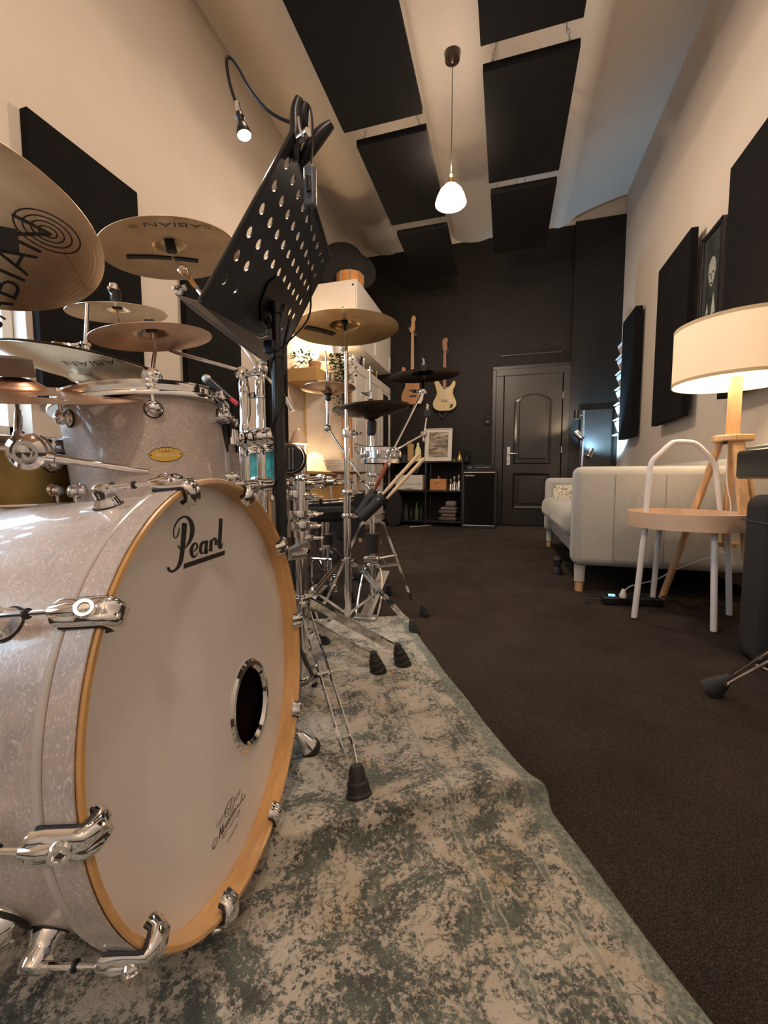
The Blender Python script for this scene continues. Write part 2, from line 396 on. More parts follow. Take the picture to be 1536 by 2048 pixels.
# left wall with window recesses
def leftwall():
    g = G(); x0, x1 = XL-.3, XL; wins = [(-1.75, -.45), (.2, 1.545)]; zb, zt = .85, 1.90  # first opening is unseen, added for more daylight from behind
    ys = [YF] + [q for w_ in wins for q in w_] + [YB+.2]
    for i in range(0, len(ys), 2): g.ab((x0, ys[i], 0), (x1, ys[i+1], ZT))
    for a, b in wins: g.ab((x0, a, 0), (x1, b, zb)); g.ab((x0, a, zt), (x1, b, ZT))
    return g, wins, zb, zt
g, wins, zb, zt = leftwall(); st('wall_left', g, 'cream', smooth=0)
for i, (a, b) in enumerate(wins):
    xw = XL-.12; f = G()
    for (p, q) in (((xw-.03, a, zb), (xw+.03, a+.05, zt)), ((xw-.03, b-.05, zb), (xw+.03, b, zt)), ((xw-.03, a, zb), (xw+.03, b, zb+.06)), ((xw-.03, a, zt-.06), (xw+.03, b, zt)), ((xw-.03, (a+b)/2-.03, zb), (xw+.03, (a+b)/2+.03, zt))):
        f.ab(p, q)
    wn = f.build('window_%d' % (i+1), 'whitecab', kind='structure', smooth=0, bevel=.004)
    mb = G()
    for z in (1.20, 1.55): mb.ab((xw-.012, a+.05, z-.012), (xw+.012, b-.05, z+.012))
    mb.build('glazing_bar', 'steel', wn, smooth=0)
    G().ab((xw-.006, a+.04, zb+.05), (xw-.002, b-.04, zt-.05)).build('pane', 'frosted', wn, smooth=0)  # glowing pane, in place of real daylight from outside
st('trim_1', G().ab((XL-.14, .18, .82), (XL+.03, 1.565, .85)), 'whitecab', smooth=0, bevel=.004)
# back wall: dark paint up to the vault, pale plaster above
st('wall_back', G().ab((XL-.3, YB, 0), (XR+.2, YB+.15, 3.93)), 'darkwall', smooth=0)
st('wall_back_upper', G().ab((XL-.3, YB+.003, 3.93), (XR+.2, YB+.15, 4.6)), 'cream', smooth=0)
st('wall_back_pier', G().ab((.80, YB-.07, 0), (XR, YB, 3.93)), 'darkwall', smooth=0)
st('baseboard_back', G().ab((-1.2, YB-.018, 0), (-.02, YB, .09)), 'darkdoor', smooth=0, bevel=.004)
# vaulted ceiling with plastered beams running the length of the room
def ceiling():
    key = [(-2.32, 4.22), (-2.15, 4.16), (-1.98, 4.03), (-1.86, 3.95), (-1.72, 3.915), (-1.60, 3.93), (-1.52, 4.0), (-1.42, 4.10), (-1.2, 4.17), (-.98, 4.15), (-.80, 4.05), (-.72, 3.97),
           (-.6, 3.925), (-.45, 3.905), (-.3, 3.925), (-.19, 3.98), (-.1, 4.07), (.1, 4.13), (.3, 4.10), (.46, 4.01), (.55, 3.93), (.64, 3.925), (.72, 3.965), (.9, 4.04), (1.15, 4.12), (1.40, 4.18)]
    pts = spline([V((a, b)) for a, b in key], 5); m = len(pts); g = G(); ys = [YF, 0, 2, 3.5, 5, YB+.1]
    vs = [V((p.x, y, p.y)) for y in ys for p in pts]
    fs = [(j*m+i, j*m+i+1, (j+1)*m+i+1, (j+1)*m+i) for j in range(len(ys)-1) for i in range(m-1)]
    k = len(vs); vs += [V((XL-.4, YF-.1, 4.65)), V((XR+.2, YF-.1, 4.65)), V((XR+.2, YB+.2, 4.65)), V((XL-.4, YB+.2, 4.65))]; fs.append((k, k+1, k+2, k+3))
    g.add(vs, fs); return st('ceiling', g, 'ceil', twosided=True, smooth=60)
ceiling()
# ---- door with arched panels
def door():
    x0 = P(1005, 900, Y=YB).x; x1 = P(1122, 900, Y=YB).x; zt_ = 2.06; y = YB
    d = thing('door_1', 'dark brown panelled door with white lever handle', 'door', (x0, y, 0)); del d['label']; del d['category']; d['kind'] = 'structure'
    lf = G().ab((x0+.01, y-.045, .01), (x1-.01, y+.0, zt_)).build('leaf', 'darkdoor', d, smooth=0, bevel=.003)
    wd = x1-x0; a, b = x0+.13*wd/.8+.02, x1-.14*wd/.8
    def panel(poly, inner=.022):
        c = V((sum(p[0] for p in poly)/len(poly), sum(p[1] for p in poly)/len(poly)))
        g = G(); m = len(poly); r = []
        for k, (off, dep) in enumerate(((0, 0), (.012, .014), (.03, .004), (.055, -.008), (.075, .008))):
            q = []
            for p in poly:
                v = V(p)-c; sx = 1-off/abs(max(abs(poly[i][0]-c.x) for i in range(m))); sy = 1-off/abs(max(abs(poly[i][1]-c.y) for i in range(m)))
                q.append(V((c.x+v.x*sx, y-.0455-dep, c.y+v.y*sy)))
            r.append(q)
        vs = [q for l in r for q in l]
        fs = [(k*m+i, k*m+(i+1) % m, (k+1)*m+(i+1) % m, (k+1)*m+i) for k in range(4) for i in range(m)] + [tuple(range(4*m, 5*m))]
        return g.add(vs, fs).build('panel', 'darkdoor', lf, smooth=30)
    xm = (a+b)/2; hw = (b-a)/2
    top = [(a, .86), (b, .86), (b, 1.70)]+[(xm+hw*math.cos(t), 1.70+.10*max(0, math.sin(t))**1.5) for t in [PI*i/14 for i in range(1, 14)]]+[(a, 1.70)]
    panel(top); panel([(a, .24), (b, .24), (b, .74), (a, .74)])
    fr = G()
    for q, r in (((x0-.10, 0), (x0, zt_)), ((x1, 0), (x1+.10, zt_)), ((x0-.10, zt_), (x1+.10, zt_+.09))):
        G().ab((q[0], y-.06, q[1]), (r[0], y, r[1])).build('frame_board', 'darkdoor', d, smooth=0, bevel=.004)
    for q, r in (((x0-.15, 0), (x0-.10, zt_+.09)), ((x1+.10, 0), (x1+.13, zt_+.09)), ((x0-.15, zt_+.09), (x1+.13, zt_+.14))):
        G().ab((q[0], y-.03, q[1]), (r[0], y, r[1])).build('architrave', 'darkdoor', d, smooth=0, bevel=.004)
    h = P(1017, 912, Y=y-.05)
    pl = G().box((h.x, y-.05, h.z-.0), (.042, .01, .25)).build('handle_plate', 'white', d, bevel=.003)
    G().tube([(h.x, y-.05, h.z+.03), (h.x, y-.095, h.z+.03), (h.x+.03, y-.10, h.z+.03), (h.x+.12, y-.10, h.z+.028)], .009, 10).build('lever', 'steel', d)
    G().lathe([(.006, 0), (.006, .003)], (h.x, y-.055, h.z-.06), (0, -1, 0), 10).box((h.x, y-.056, h.z-.075), (.005, .003, .03)).build('keyhole', 'hole', pl)
    for z in (.3, 1.0, 1.72): G().tube([(x1-.002, y-.052, z), (x1-.002, y-.052, z+.09)], .007, 8).build('hinge', 'steel', d)
    # raised moulding strip on the wall above the door
    st('trim_2', G().ab((P(1000, 735, Y=y).x, y-.02, 2.33), (P(1124, 735, Y=y).x, y, 2.352)), 'darkdoor', smooth=0, bevel=.004)
    st('trim_3', G().ab((P(985, 800, Y=y).x, y-.012, 1.1), (P(985, 800, Y=y).x+.02, y, 2.0)), 'darkdoor', smooth=0, bevel=.004)
door()
sw = P(975, 845, Y=YB-.01)
o = G().lathe([(.04, 0), (.04, .012), (.03, .018), (0, .018)], sw+V((0, .01, 0)), (0, -1, 0), 20).build('light_switch', 'darkdoor', label='round dark switch painted over on the dark wall left of the door', cat='switch')

# ============================================================= ACOUSTIC PANELS
def hung_panel(x0, x1, y0, y1, z, label, far=True, near=True):
    t = thing('ceiling_panel', label, 'acoustic panel', ((x0+x1)/2, (y0+y1)/2, z), 'black acoustic panels hung from the ceiling')
    G().ab((x0, y0, z), (x1, y1, z+.05)).build('pad', 'foam', t, smooth=0, bevel=.004)
    zc = 4.0
    for (x, s) in ((x0+.05, 1), (x1-.05, -1)):
        for (y, e) in ((y0+.03, -1), (y1-.03, 1)):
            a = V((x, y, z+.05)); b = V((x+s*.20, y+e*.04, zc)); n = int((b-a).length/.030); g = G()
            dr = (b-a).normalized(); sx, sy, _ = frame(dr)
            for i in range(n):
                c = a+dr*(.030*i+.016); u = sx if i % 2 else sy
                g.loop([c+dr*.019*math.cos(q)+u*.009*math.sin(q) for q in [2*PI*k/8 for k in range(8)]], .0028, 4)
            g.build('chain', 'satin', t)
    return t
hung_panel(-1.20, -.61, 2.03, 3.07, 3.2, 'black fabric ceiling panel, largest of the left row, nearest the camera')
hung_panel(-1.155, -.61, 3.21, 4.25, 3.2, 'black fabric ceiling panel in the left row, second back, left of the lit pendant')
hung_panel(-1.145, -.62, 4.42, 5.45, 3.2, 'black fabric ceiling panel in the left row closest to the dark back wall')
hung_panel(-.195, .365, 1.68, 2.72, 3.2, 'black fabric ceiling panel cut by the top edge of the photo, right row')
hung_panel(-.19, .375, 2.88, 3.91, 3.2, 'black fabric ceiling panel in the middle of the right row, beside the pendant cord')
hung_panel(-.18, .375, 4.05, 5.08, 3.2, 'black fabric ceiling panel in the right row closest to the dark back wall')
def wall_panel(x0, x1, y0, y1, z0, z1, label, grp, two=False):
    o = G().ab((x0, y0, z0), (x1, y1, z1)).build('wall_panel', 'foam', smooth=0, bevel=.004, label=label, cat='acoustic panel', group=grp)
    return o
gl = 'black acoustic panels on the left wall'; gr = 'black acoustic panels on the right wall'
wall_panel(XL+.001, XL+.05, 1.575, 2.206, 1.04, 2.435, 'tall black acoustic panel on the left wall beside the window', gl)
wall_panel(XL+.001, XL+.05, 2.59, 3.245, .9, 2.435, 'tall black acoustic panel on the left wall, second from the window', gl)
wall_panel(XL+.001, XL+.05, 3.69, 4.06, .9, 2.435, 'tall black acoustic panel on the left wall nearest the white cabinets', gl)
wall_panel(XR-.10, XR-.03, 5.07, 5.56, 1.11, 2.465, 'narrow black wall panel farthest along the right wall, beside the leaflet rack', gr)
wall_panel(XR-.10, XR-.05, 3.72, 4.40, 1.13, 2.50, 'tall black wall panel on the right wall, left of the framed portrait', gr)
wall_panel(XR-.10, XR-.05, 1.75, 3.17, 1.15, 2.535, 'largest black wall panel at the right edge, behind the floor lamp shade', gr)

# framed portrait
def portrait():
    y0, y1 = 3.40, 3.71; z0, z1 = 1.74, 2.39; x = XR-.001
    t = thing('framed_portrait', 'dark framed portrait print on the right wall between two black panels', 'picture', (x, (y0+y1)/2, z0))
    f = G()
    for a, b in (((y0, z0), (y0+.025, z1)), ((y1-.025, z0), (y1, z1)), ((y0, z0), (y1, z0+.025)), ((y0, z1-.025), (y1, z1))):
        f.ab((x-.03, a[0], a[1]), (x, b[0], b[1]))
    f.build('frame', 'blackmetal', t, smooth=0, bevel=.003)
    G().ab((x-.014, y0+.02, z0+.02), (x-.008, y1-.02, z1-.02)).build('print', mat('charcoal_print', (.035, .04, .038), .35, var=.5, vs=9), t, smooth=0)
    cy = (y0+y1)/2; g = G(); face = spline([V((cy+.055*math.sin(a)*(1 if math.cos(a) > -.4 else .8), 2.10+.10*math.cos(a))) for a in [2*PI*i/12 for i in range(12)]], 3, True)
    g.prism([tuple(p) for p in face], (x-.015, 0, 0), (0, 1, 0), (0, 0, 1), -.001)
    g.build('pale_face_shape', mat('pale_grey_print', (.33, .33, .29), .4, var=.4, vs=22), t, smooth=0)
    g = G()
    for yy, zz, a, b in ((cy-.022, 2.09, .016, .007), (cy+.022, 2.09, .016, .007), (cy, 2.02, .02, .007), (cy, 2.06, .005, .018)):
        g.prism([(yy+a*math.cos(q), zz+b*math.sin(q)) for q in [2*PI*i/10 for i in range(10)]], (x-.0162, 0, 0), (0, 1, 0), (0, 0, 1), -.0006)
    g.build('features', 'ink', t, smooth=0)
    g = G(); g.prism([(cy-.075, 1.80), (cy-.04, 1.95), (cy-.012, 1.80)], (x-.015, 0, 0), (0, 1, 0), (0, 0, 1), -.001); g.prism([(cy+.03, 1.83), (cy+.05, 1.90), (cy+.065, 1.82)], (x-.015, 0, 0), (0, 1, 0), (0, 0, 1), -.001)
    g.build('shirt_collar', mat('pale_grey_print2', (.4, .4, .36), .4), t, smooth=0)
portrait()
# leaflet rack
def rack():
    y0, y1 = 5.62, 5.86
    t = thing('leaflet_rack', 'narrow white wall rack of leaflets beside the farthest right wall panel', 'rack', (XR, (y0+y1)/2, 1.15))
    g = G(); g.ab((XR-.012, y0, 1.17), (XR-.001, y0+.012, 2.28)).ab((XR-.012, y1-.012, 1.17), (XR-.001, y1, 2.28))
    for i in range(6): g.ab((XR-.10, y0, 1.19+.185*i), (XR-.001, y1, 1.20+.185*i))
    g.build('frame', 'whitecab', t, smooth=0)
    for i in range(6):
        b = G(); z = 1.20+.185*i; b.add([(XR-.03, y0+.015, z), (XR-.03, y1-.015, z), (XR-.085, y1-.015, z+.15), (XR-.085, y0+.015, z+.15), (XR-.02, y0+.015, z), (XR-.02, y1-.015, z), (XR-.075, y1-.015, z+.15), (XR-.075, y0+.015, z+.15)],
              [(0, 1, 2, 3), (4, 7, 6, 5), (0, 4, 5, 1), (1, 5, 6, 2), (2, 6, 7, 3), (3, 7, 4, 0)]); b.build('leaflet', 'white', t, smooth=0)
rack()

# ============================================================= PENDANTS
def pendant(x, y, ztop, zb_, label, power, visible=True):
    t = thing('pendant_lamp', label, 'lamp', (x, y, zb_), None)
    G().lathe([(0, 0), (.055, 0), (.062, -.02), (.055, -.06), (.02, -.085), (.008, -.09), (0, -.09)], (x, y, ztop+.0), n=24).build('ceiling_rose', mat('brown_bakelite', (.03, .014, .01), .25), t)
    G().tube([(x, y, ztop-.08), (x+.002, y, (ztop+zb_)/2), (x, y, zb_+.20)], .003, 6).build('cord', 'blackmetal', t)
    G().lathe([(0, .215), (.012, .215), (.016, .19), (.022, .185), (.022, .14), (0, .14)], (x, y, zb_), n=16).build('socket', 'brass', t)
    sh = [(.022, .145), (.055, .125), (.088, .09), (.110, .045), (.122, 0), (.119, 0), (.107, .045), (.085, .087), (.052, .121), (.022, .14)]
    G().lathe(sh, (x, y, zb_), n=32, closed=True).build('glass_shade', mat('frosted_glass_shade', (.9, .72, .62), .35, trans=.55, emit=(1, .62, .45), es=.5), t)
    G().ball((x, y, zb_+.045), .042, 16).build('bulb', 'bulbglow', t)
    G().lathe([(.119, .004), (.06, .0), (0, -.004)], (x, y, zb_), n=28).build('diffuser', mat('lit_diffuser', (1, .95, .85), .5, emit=(1, .88, .68), es=14), t) if visible else None
    bulb((x, y, zb_-.03), power, r=.06)
    bulb((x, y, zb_+.28), power*.25, r=.05)
    return t
rz = P(905, 103, Z=3.92)
pendant(rz.x, rz.y, 3.915, P(912, 405, Y=rz.y).z, 'lit pendant lamp with a frosted bell shade on a long cord', 78)
pendant(-.35, .95, 3.915, 3.0, 'pendant lamp of the same kind above the near drum kit', 62, False)
pendant(.45, -1.6, 3.93, 2.85, 'pendant lamp of the same kind behind the camera', 52, False)

# ============================================================= FLOOR LAMP (tripod)
def tripod_lamp():
    c = P(1463, 900, d=1.95); x, y = c.x, c.y
    t = thing('floor_lamp', 'wooden tripod floor lamp with a wide lit cream drum shade', 'lamp', (x, y, 0))
    zt_ = P(1463, 878, d=1.95).z
    a0 = math.radians(20)
    poly = [(.085*math.cos(PI*2*i/6+.3), .085*math.sin(PI*2*i/6+.3)) for i in range(6)]
    G().prism(poly, (x, y, zt_-.014), (1, 0, 0), (0, 1, 0), .03).build('top_block', 'wood', t, smooth=0, bevel=.006)
    f1 = P(1512, 1268, Z=.0); f2 = P(1322, 1200, Z=0); f3 = V((XR-.05, y+.22, 0))
    for f in (f1, f2, f3):
        top = V((x, y, zt_-.012))+(V((f.x-x, f.y-y, 0)).normalized()*.045)
        side = V((f.x-x, f.y-y, 0)).cross(V((0, 0, 1)))
        mid = top.lerp(f, .55)+V((f.x-x, f.y-y, 0)).normalized()*.02
        g = G().beam(top, f+V((0, 0, .0)), .042, .024, side); g.build('leg', 'wood', t, smooth=0, bevel=.005)
    zs = .325
    G().prism([(.055*math.cos(PI*2*i/6), .055*math.sin(PI*2*i/6)) for i in range(6)], (x, y, zs), (1, 0, 0), (0, 1, 0), .02).build('lower_block', 'wood', t, smooth=0, bevel=.004)
    G().box((x, y, (zs+.02+zt_-.01)/2), (.028, .028, zt_-zs-.03)).build('lower_post', 'wood', t, smooth=0, bevel=.004)
    zsb = P(1360, 768, d=1.95).z; zst = P(1360, 655, d=1.95).z
    G().box((x, y, (zt_+zsb+.03)/2), (.042, .042, zsb+.03-zt_)).build('upper_post', 'wood', t, smooth=0, bevel=.004)
    R = .247
    sh = G().openlathe([(R, zsb), (R, zst)], (x, y, 0), n=72).openlathe([(R-.003, zst), (R-.003, zsb)], (x, y, 0), n=72)
    sh.build('lamp_shade', 'shade', t, twosided=True)
    G().openlathe([(R-.004, zsb), (R-.004, zst)], (x, y, 0), n=72).build('shade_lining', 'shadein', t, twosided=True)
    for z in (zsb, zst-.014): G().lathe([(R-.001, z-.001), (R+.0015, z-.001), (R+.0015, z+.014), (R-.001, z+.014)], (x, y, 0), n=72, closed=True).build('trim_band', 'trim', t)
    sp = G(); 
    for k in range(3): sp.tube([(x, y, zsb+.05), (x+R*math.cos(k*2.094), y+R*math.sin(k*2.094), zsb+.05)], .0025, 6)
    sp.lathe([(.02, 0), (.02, .07), (0, .07)], (x, y, zsb+.02), n=12); sp.build('shade_carrier', 'whitemetal', t)
    G().ball((x, y, zsb+.13), .035, 14).build('bulb', 'bulbglow', t)
    bulb((x, y, zsb+.13), 20, (1, .74, .48), .05)
    k = P(1450, 884, d=1.9); G().ball(k, .012, 10).build('bolt', 'blackmetal', t)
    # switch cord
    cd = spline([P(1455, 890, d=1.93), P(1453, 960, d=1.93), P(1462, 1020, d=1.92), P(1448, 1090, d=1.95), P(1452, 1100, d=1.95), P(1478, 1095, d=1.94)], 5)
    G().tube(cd, .0028, 6).build('cord', 'whitemetal', t)
    return t
tripod_lamp()
cable = spline([P(1462, 1110, d=1.97), P(1420, 1115, d=2.05), P(1350, 1140, d=2.2), P(1310, 1160, d=2.3), P(1262, 1172, d=2.35), P(1248, 1185, d=2.36), P(1247, 1193, d=2.36)], 6)
G().tube(cable, .0035, 6).build('lamp_cable', 'whitemetal', label='white lamp cable running to the power strip under the sofa', cat='cable')
def strip():
    a = P(1204, 1207, Z=.0); b = P(1322, 1212, Z=0)
    t = thing('power_strip', 'black power strip with a white plug on the carpet by the sofa', 'power strip', (a+b)/2)
    G().beam(a+V((0, 0, .022)), b+V((0, 0, .022)), .042, .055, (0, 0, 1)).build('body', 'plastic', t, bevel=.008)
    G().tube(spline([a+V((0, 0, .02)), a+V((-.05, .02, .015)), a+V((-.08, .0, .006)), a+V((-.05, -.02, .006))], 4), .004, 6).build('cord', 'rubber', t)
    p = P(1247, 1196, Z=.045); d = (b-a).normalized()
    G().lathe([(.016, 0), (.018, .012), (.008, .04), (.005, .045), (0, .045)], V((p.x, p.y+.01, .044)), n=14).build('plug', 'white', t)
    q = a+d*.045; G().box((q.x, q.y, .047), (.03, .018, .008), None).build('rocker_switch', mat('lit_blue_switch', (.2, .5, .9), .3, emit=(.3, .65, 1), es=1.2), t, bevel=.002)
    for k in range(3):
        r = a+d*(.16+.07*k); G().lathe([(.02, .001), (.02, .003), (0, .003)], V((r.x, r.y, .043)), n=14).build('socket', 'rubber', t)
strip()
for k, pts in enumerate(([P(1322, 1208, Z=.01), P(1350, 1200, Z=.006), P(1380, 1215, Z=.006), P(1420, 1205, Z=.006), P(1460, 1222, Z=.006)], [P(1300, 1190, Z=.02), P(1340, 1180, Z=.006), P(1390, 1192, Z=.006), P(1440, 1182, Z=.006)])):
    G().tube(spline(pts, 5), .004, 6).build('floor_cable', 'rubber', label=['black cable snaking from the power strip toward the lamp leg', 'black cable lying in the shadow under the sofa'][k], cat='cable')

# ============================================================= TRAY TABLE
def tray_table():
    f = [P(1268, 1238, Z=0), P(1304, 1211, Z=0), P(1458, 1233, Z=0), P(1427, 1266, Z=0)]
    c = sum(f, V())/4
    t = thing('tray_table', 'round pale wood tray side table with white tube legs and arched handle', 'side table', c)
    zt_ = P(1368, 1022, d=(c-CAMP).dot(FW)).z; zb_ = P(1368, 1052, d=(c-CAMP).dot(FW)).z; R = .232
    G().lathe([(0, zb_+.008), (R-.008, zb_+.008), (R-.008, zt_), (R, zt_), (R, zb_), (0, zb_)], (c.x, c.y, 0), n=64).build('tray', 'paleply', t, smooth=30)
    for q in f:
        top = c+(q-c)*.86; top.z = zb_+.001
        G().tube([q+V((0, 0, .004)), top], .0125, 14).build('leg', 'whitemetal', t)
        G().lathe([(.0135, 0), (.0135, .008), (0, .008)], q, n=12).build('foot_cap', 'rubber', t)
    dc = (c-CAMP).dot(FW)
    px = [(1291, 1040), (1293, 1010), (1298, 960), (1303, 925), (1322, 905), (1338, 890), (1350, 884), (1376, 884), (1392, 888), (1408, 902), (1425, 922), (1432, 940), (1436, 980), (1443, 1035)]
    pts = [P(a, b, d=dc+.00+.05*(i/13)) for i, (a, b) in enumerate(px)]
    G().tube(spline(pts, 4), .0115, 14).build('handle', 'whitemetal', t)
tray_table()

# ============================================================= SOFA
def sofa():
    x0, x1 = .375, XR-.03; y0, y1 = 2.53, 4.35
    t = thing('sofa', 'sage grey upholstered sofa seen from its near arm, on wooden legs', 'sofa', ((x0+x1)/2, (y0+y1)/2, 0))
    za = .715
    G().box(((x0+x1)/2, y0+.07, (za+.155)/2), (x1-x0, .14, za-.155)).build('arm', 'sofa', t, bevel=.045, seg=5)
    G().box(((x0+x1)/2, y1-.07, (.66+.155)/2), (x1-x0, .14, .66-.155)).build('arm', 'sofa', t, bevel=.045, seg=5)
    G().box((x1-.10, (y0+y1)/2, .45), (.20, y1-y0-.26, .62)).build('back', 'sofa', t, bevel=.05, seg=5)
    G().box(((x0+x1)/2-.05+.04, (y0+y1)/2, .22), (x1-x0-.14, y1-y0-.27, .15)).build('base', 'sofa', t, bevel=.03, seg=4)
    for i in range(2):
        ya = y0+.143+(y1-y0-.286)/2*i; yb = ya+(y1-y0-.286)/2-.004
        G().box(((x0+x1)/2-.12, (ya+yb)/2, .39), (x1-x0-.16, yb-ya, .19)).build('seat_cushion', 'leather', t, bevel=.075, seg=6)
    sm = G()
    for px in (1230, 1332): 
        q = P(px, 1000, Y=y0-.001).x; sm.ab((q-.0015, y0-.0015, .18), (q+.0015, y0+.002, za-.045))
    sm.build('arm_seam', mat('dark_seam_thread', (.22, .22, .19), .95), t, smooth=0)  # seams drawn as thin strips darker than the upholstery
    G().loop([V((x0+.05, y0-.001, za-.03)), V((x1-.05, y0-.001, za-.03)), V((x1-.05, y0+.001, .19)), V((x0+.05, y0+.001, .19))], .0016, 4).build('piping', 'sofa', t) if False else None
    for (x, y) in ((x0+.05, y0+.06), (x0+.05, y1-.08), (x1-.06, y0+.06), (x1-.06, y1-.08)):
        G().lathe([(.031, .155), (.027, .065), (.030, .06), (.0, .06)], (x, y, 0), n=18).build('leg_sock', 'sofa', t)
        G().lathe([(0, .10), (.026, .10), (.022, .0), (0, 0)], (x, y, 0), n=18).build('leg', 'wood', t)
    cc = P(1136, 994, Y=3.9); g = G(); cy, cx = cc.y, cc.x; KS = .62
    n = 12; vs = []
    for i in range(n+1):
        for j in range(n+1):
            u, v_ = i/n*2-1, j/n*2-1; th = .055*(1-u**4)*(1-v_**4)
            vs.append(V((cx+KS*.19*u*(1-.06*v_*v_), cy-th*KS, cc.z+KS*.17*v_*(1-.06*u*u))))
    for i in range(n+1):
        for j in range(n+1):
            u, v_ = i/n*2-1, j/n*2-1; th = .055*(1-u**4)*(1-v_**4)
            vs.append(V((cx+KS*.19*u*(1-.06*v_*v_), cy+th*KS, cc.z+KS*.17*v_*(1-.06*u*u))))
    k = (n+1)**2; fs = [(o_+i*(n+1)+j, o_+i*(n+1)+j+1, o_+(i+1)*(n+1)+j+1, o_+(i+1)*(n+1)+j) for o_ in (0, k) for i in range(n) for j in range(n)]
    m, nt, b = nodes('speckled_cushion_cover'); vo = nt.nodes.new('ShaderNodeTexVoronoi'); vo.inputs['Scale'].default_value = 70
    tc = nt.nodes.new('ShaderNodeTexCoord'); nt.links.new(tc.outputs['Object'], vo.inputs['Vector'])
    r = ramp(nt, vo.outputs['Distance'], [(.3, (.12, .1, .08)), (.42, (.62, .56, .44))]); nt.links.new(r.outputs[0], b.inputs['Base Color']); b.inputs['Roughness'].default_value = .9
    R_ = MX.Rotation(math.radians(-12), 4, 'X'); T = MX.Translation(cc); g.add(vs, fs); g.v = [T @ R_ @ T.inverted() @ q for q in g.v]
    g.build('throw_cushion', m, label='small speckled cream cushion leaning on the sofa seat', cat='cushion')
    G().lathe([(.0, 0), (.035, 0), (.035, .02), (.02, .05), (.03, .10), (.02, .12), (0, .12)], P(1124, 1165, Z=.0)+V((0, .25, 0)), n=14).build('castor_clamp', 'rubber', label='small black clamp foot on the carpet under the sofa front', cat='clamp')
sofa()

# ============================================================= THREE-HEAD SPOT LAMP + corner things
def spot_lamp():
    b = P(1165, 900, d=5.2); x, y = b.x, b.y
    t = thing('spot_floor_lamp', 'slim floor lamp with three metal spot heads in the dark corner', 'lamp', (x, y, 0))
    G().lathe([(0, 0), (.14, 0), (.14, .018), (0, .022)], (x, y, 0), n=28).build('base', 'blackmetal', t)
    zt_ = P(1164, 822, d=5.2).z
    G().tube([(x, y, .02), (x, y, zt_)], .011, 10).build('pole', 'steel', t)
    def head(px, py, dirv, L, m, glow):
        c = P(px, py, d=5.15); dv = V(dirv).normalized()
        h = G().lathe([(0, -L/2), (.034, -L/2), (.038, -L/2+.01), (.038, L/2), (.034, L/2), (.034, L/2-.02), (0, L/2-.02)], c, dv, 20).build('spot_head', m, t)
        G().lathe([(0, L/2-.018), (.033, L/2-.018), (0, L/2-.017)], c, dv, 20).build('lens', glow, h)
        G().tube([c, V((x, y, c.z-.01))], .006, 8).build('bracket', 'steel', h)
        return c, dv
    head(1154, 829, (0, 0, -1), .11, 'blackmetal', 'warmglow')
    c1, d1 = head(1158, 871, (-.45, .3, .55), .12, 'steel', 'warmglow')
    c2, d2 = head(1180, 907, (.42, .35, .7), .12, 'steel', 'blueglow')
    def spotl(c, d, col, p, ang):
        l = bpy.data.lights.new('spot_light', 'SPOT'); l.energy = p; l.color = col; l.spot_size = ang; l.spot_blend = .6; l.shadow_soft_size = .025
        o = bpy.data.objects.new('spot_light', l); COL.objects.link(o); o.location = c+d*.07; o.rotation_euler = d.to_track_quat('-Z', 'Y').to_euler()
    spotl(P(1154, 829, d=5.15), V((0, 0, -1)), (1, .8, .55), 22, 1.7)
    spotl(c1, d1, (1, .76, .5), 34, 1.9)
    spotl(c2, d2, (.36, .68, 1), 85, 2.4)
spot_lamp()
q = P(1195, 930, d=5.0)
o = G().prism([(-.20, -.0), (.25, 0), (.25, .02), (-.12, .20), (-.20, .16)], V((q.x-.05, 5.4, .55)), (1, 0, 0), (0, 0, 1), .3).build('corner_speaker', 'rubber', smooth=0, bevel=.01, label='black wedge monitor speaker on a low stand in the far right corner', cat='speaker')
G().ab((q.x-.28, 5.12, 0), (q.x+.22, 5.40, .55)).build('low_cabinet', 'blackfabric', smooth=0, bevel=.006, label='low black cabinet in the far right corner behind the sofa', cat='cabinet')
G().ab((.93, 5.985, 0), (1.30, 6.015, 1.55)).build('leaning_board', 'darkdoor', smooth=0, bevel=.004, label='dark flat board leaning in the blue lit corner', cat='board')
def leafy(name, c, n, r, h, label, cat, m='leaf', size=.03, pot=None, droop=0, parent=None):
    t = thing(name, label, cat, c) if parent is None else parent
    g = G(); rnd = random.Random(hash(name) % 99 if False else n)
    c = V(c)
    for i in range(n):
        a = rnd.uniform(0, 2*PI); rr = r*math.sqrt(rnd.random()); z = rnd.uniform(0, h)
        p = c+V((rr*math.cos(a), rr*math.sin(a), z)); d = V((math.cos(a+rnd.uniform(-.8, .8)), math.sin(a+rnd.uniform(-.8, .8)), rnd.uniform(-.8, .9))).normalized()
        s, u, _ = frame(d); s = s*(size*.32)
        g.add([p, p+d*size*.5+s+u*size*.1, p+d*size, p+d*size*.5-s+u*size*.1], [(0, 1, 2, 3)])
    g.build('foliage', m, t, smooth=0, twosided=True, kind='stuff')
    return t
pc = P(1240, 950, d=4.4); tp = leafy('potted_plant', (pc.x, pc.y, .50), 260, .09, .20, 'small dark bushy plant standing behind the sofa arm', 'plant', size=.045)
G().lathe([(0, 0), (.05, 0), (.065, .11), (.055, .11), (.05, .1), (0, .1)], (pc.x, pc.y, .42), n=18).build('pot', 'rubber', tp)
G().lathe([(0, 0), (.13, 0), (.13, .02), (.02, .03), (.02, .395), (.13, .40), (.13, .42), (0, .42)], (pc.x, pc.y, 0), n=22).build('plant_stand', 'blackmetal', label='small round black plant stand behind the sofa', cat='stand')

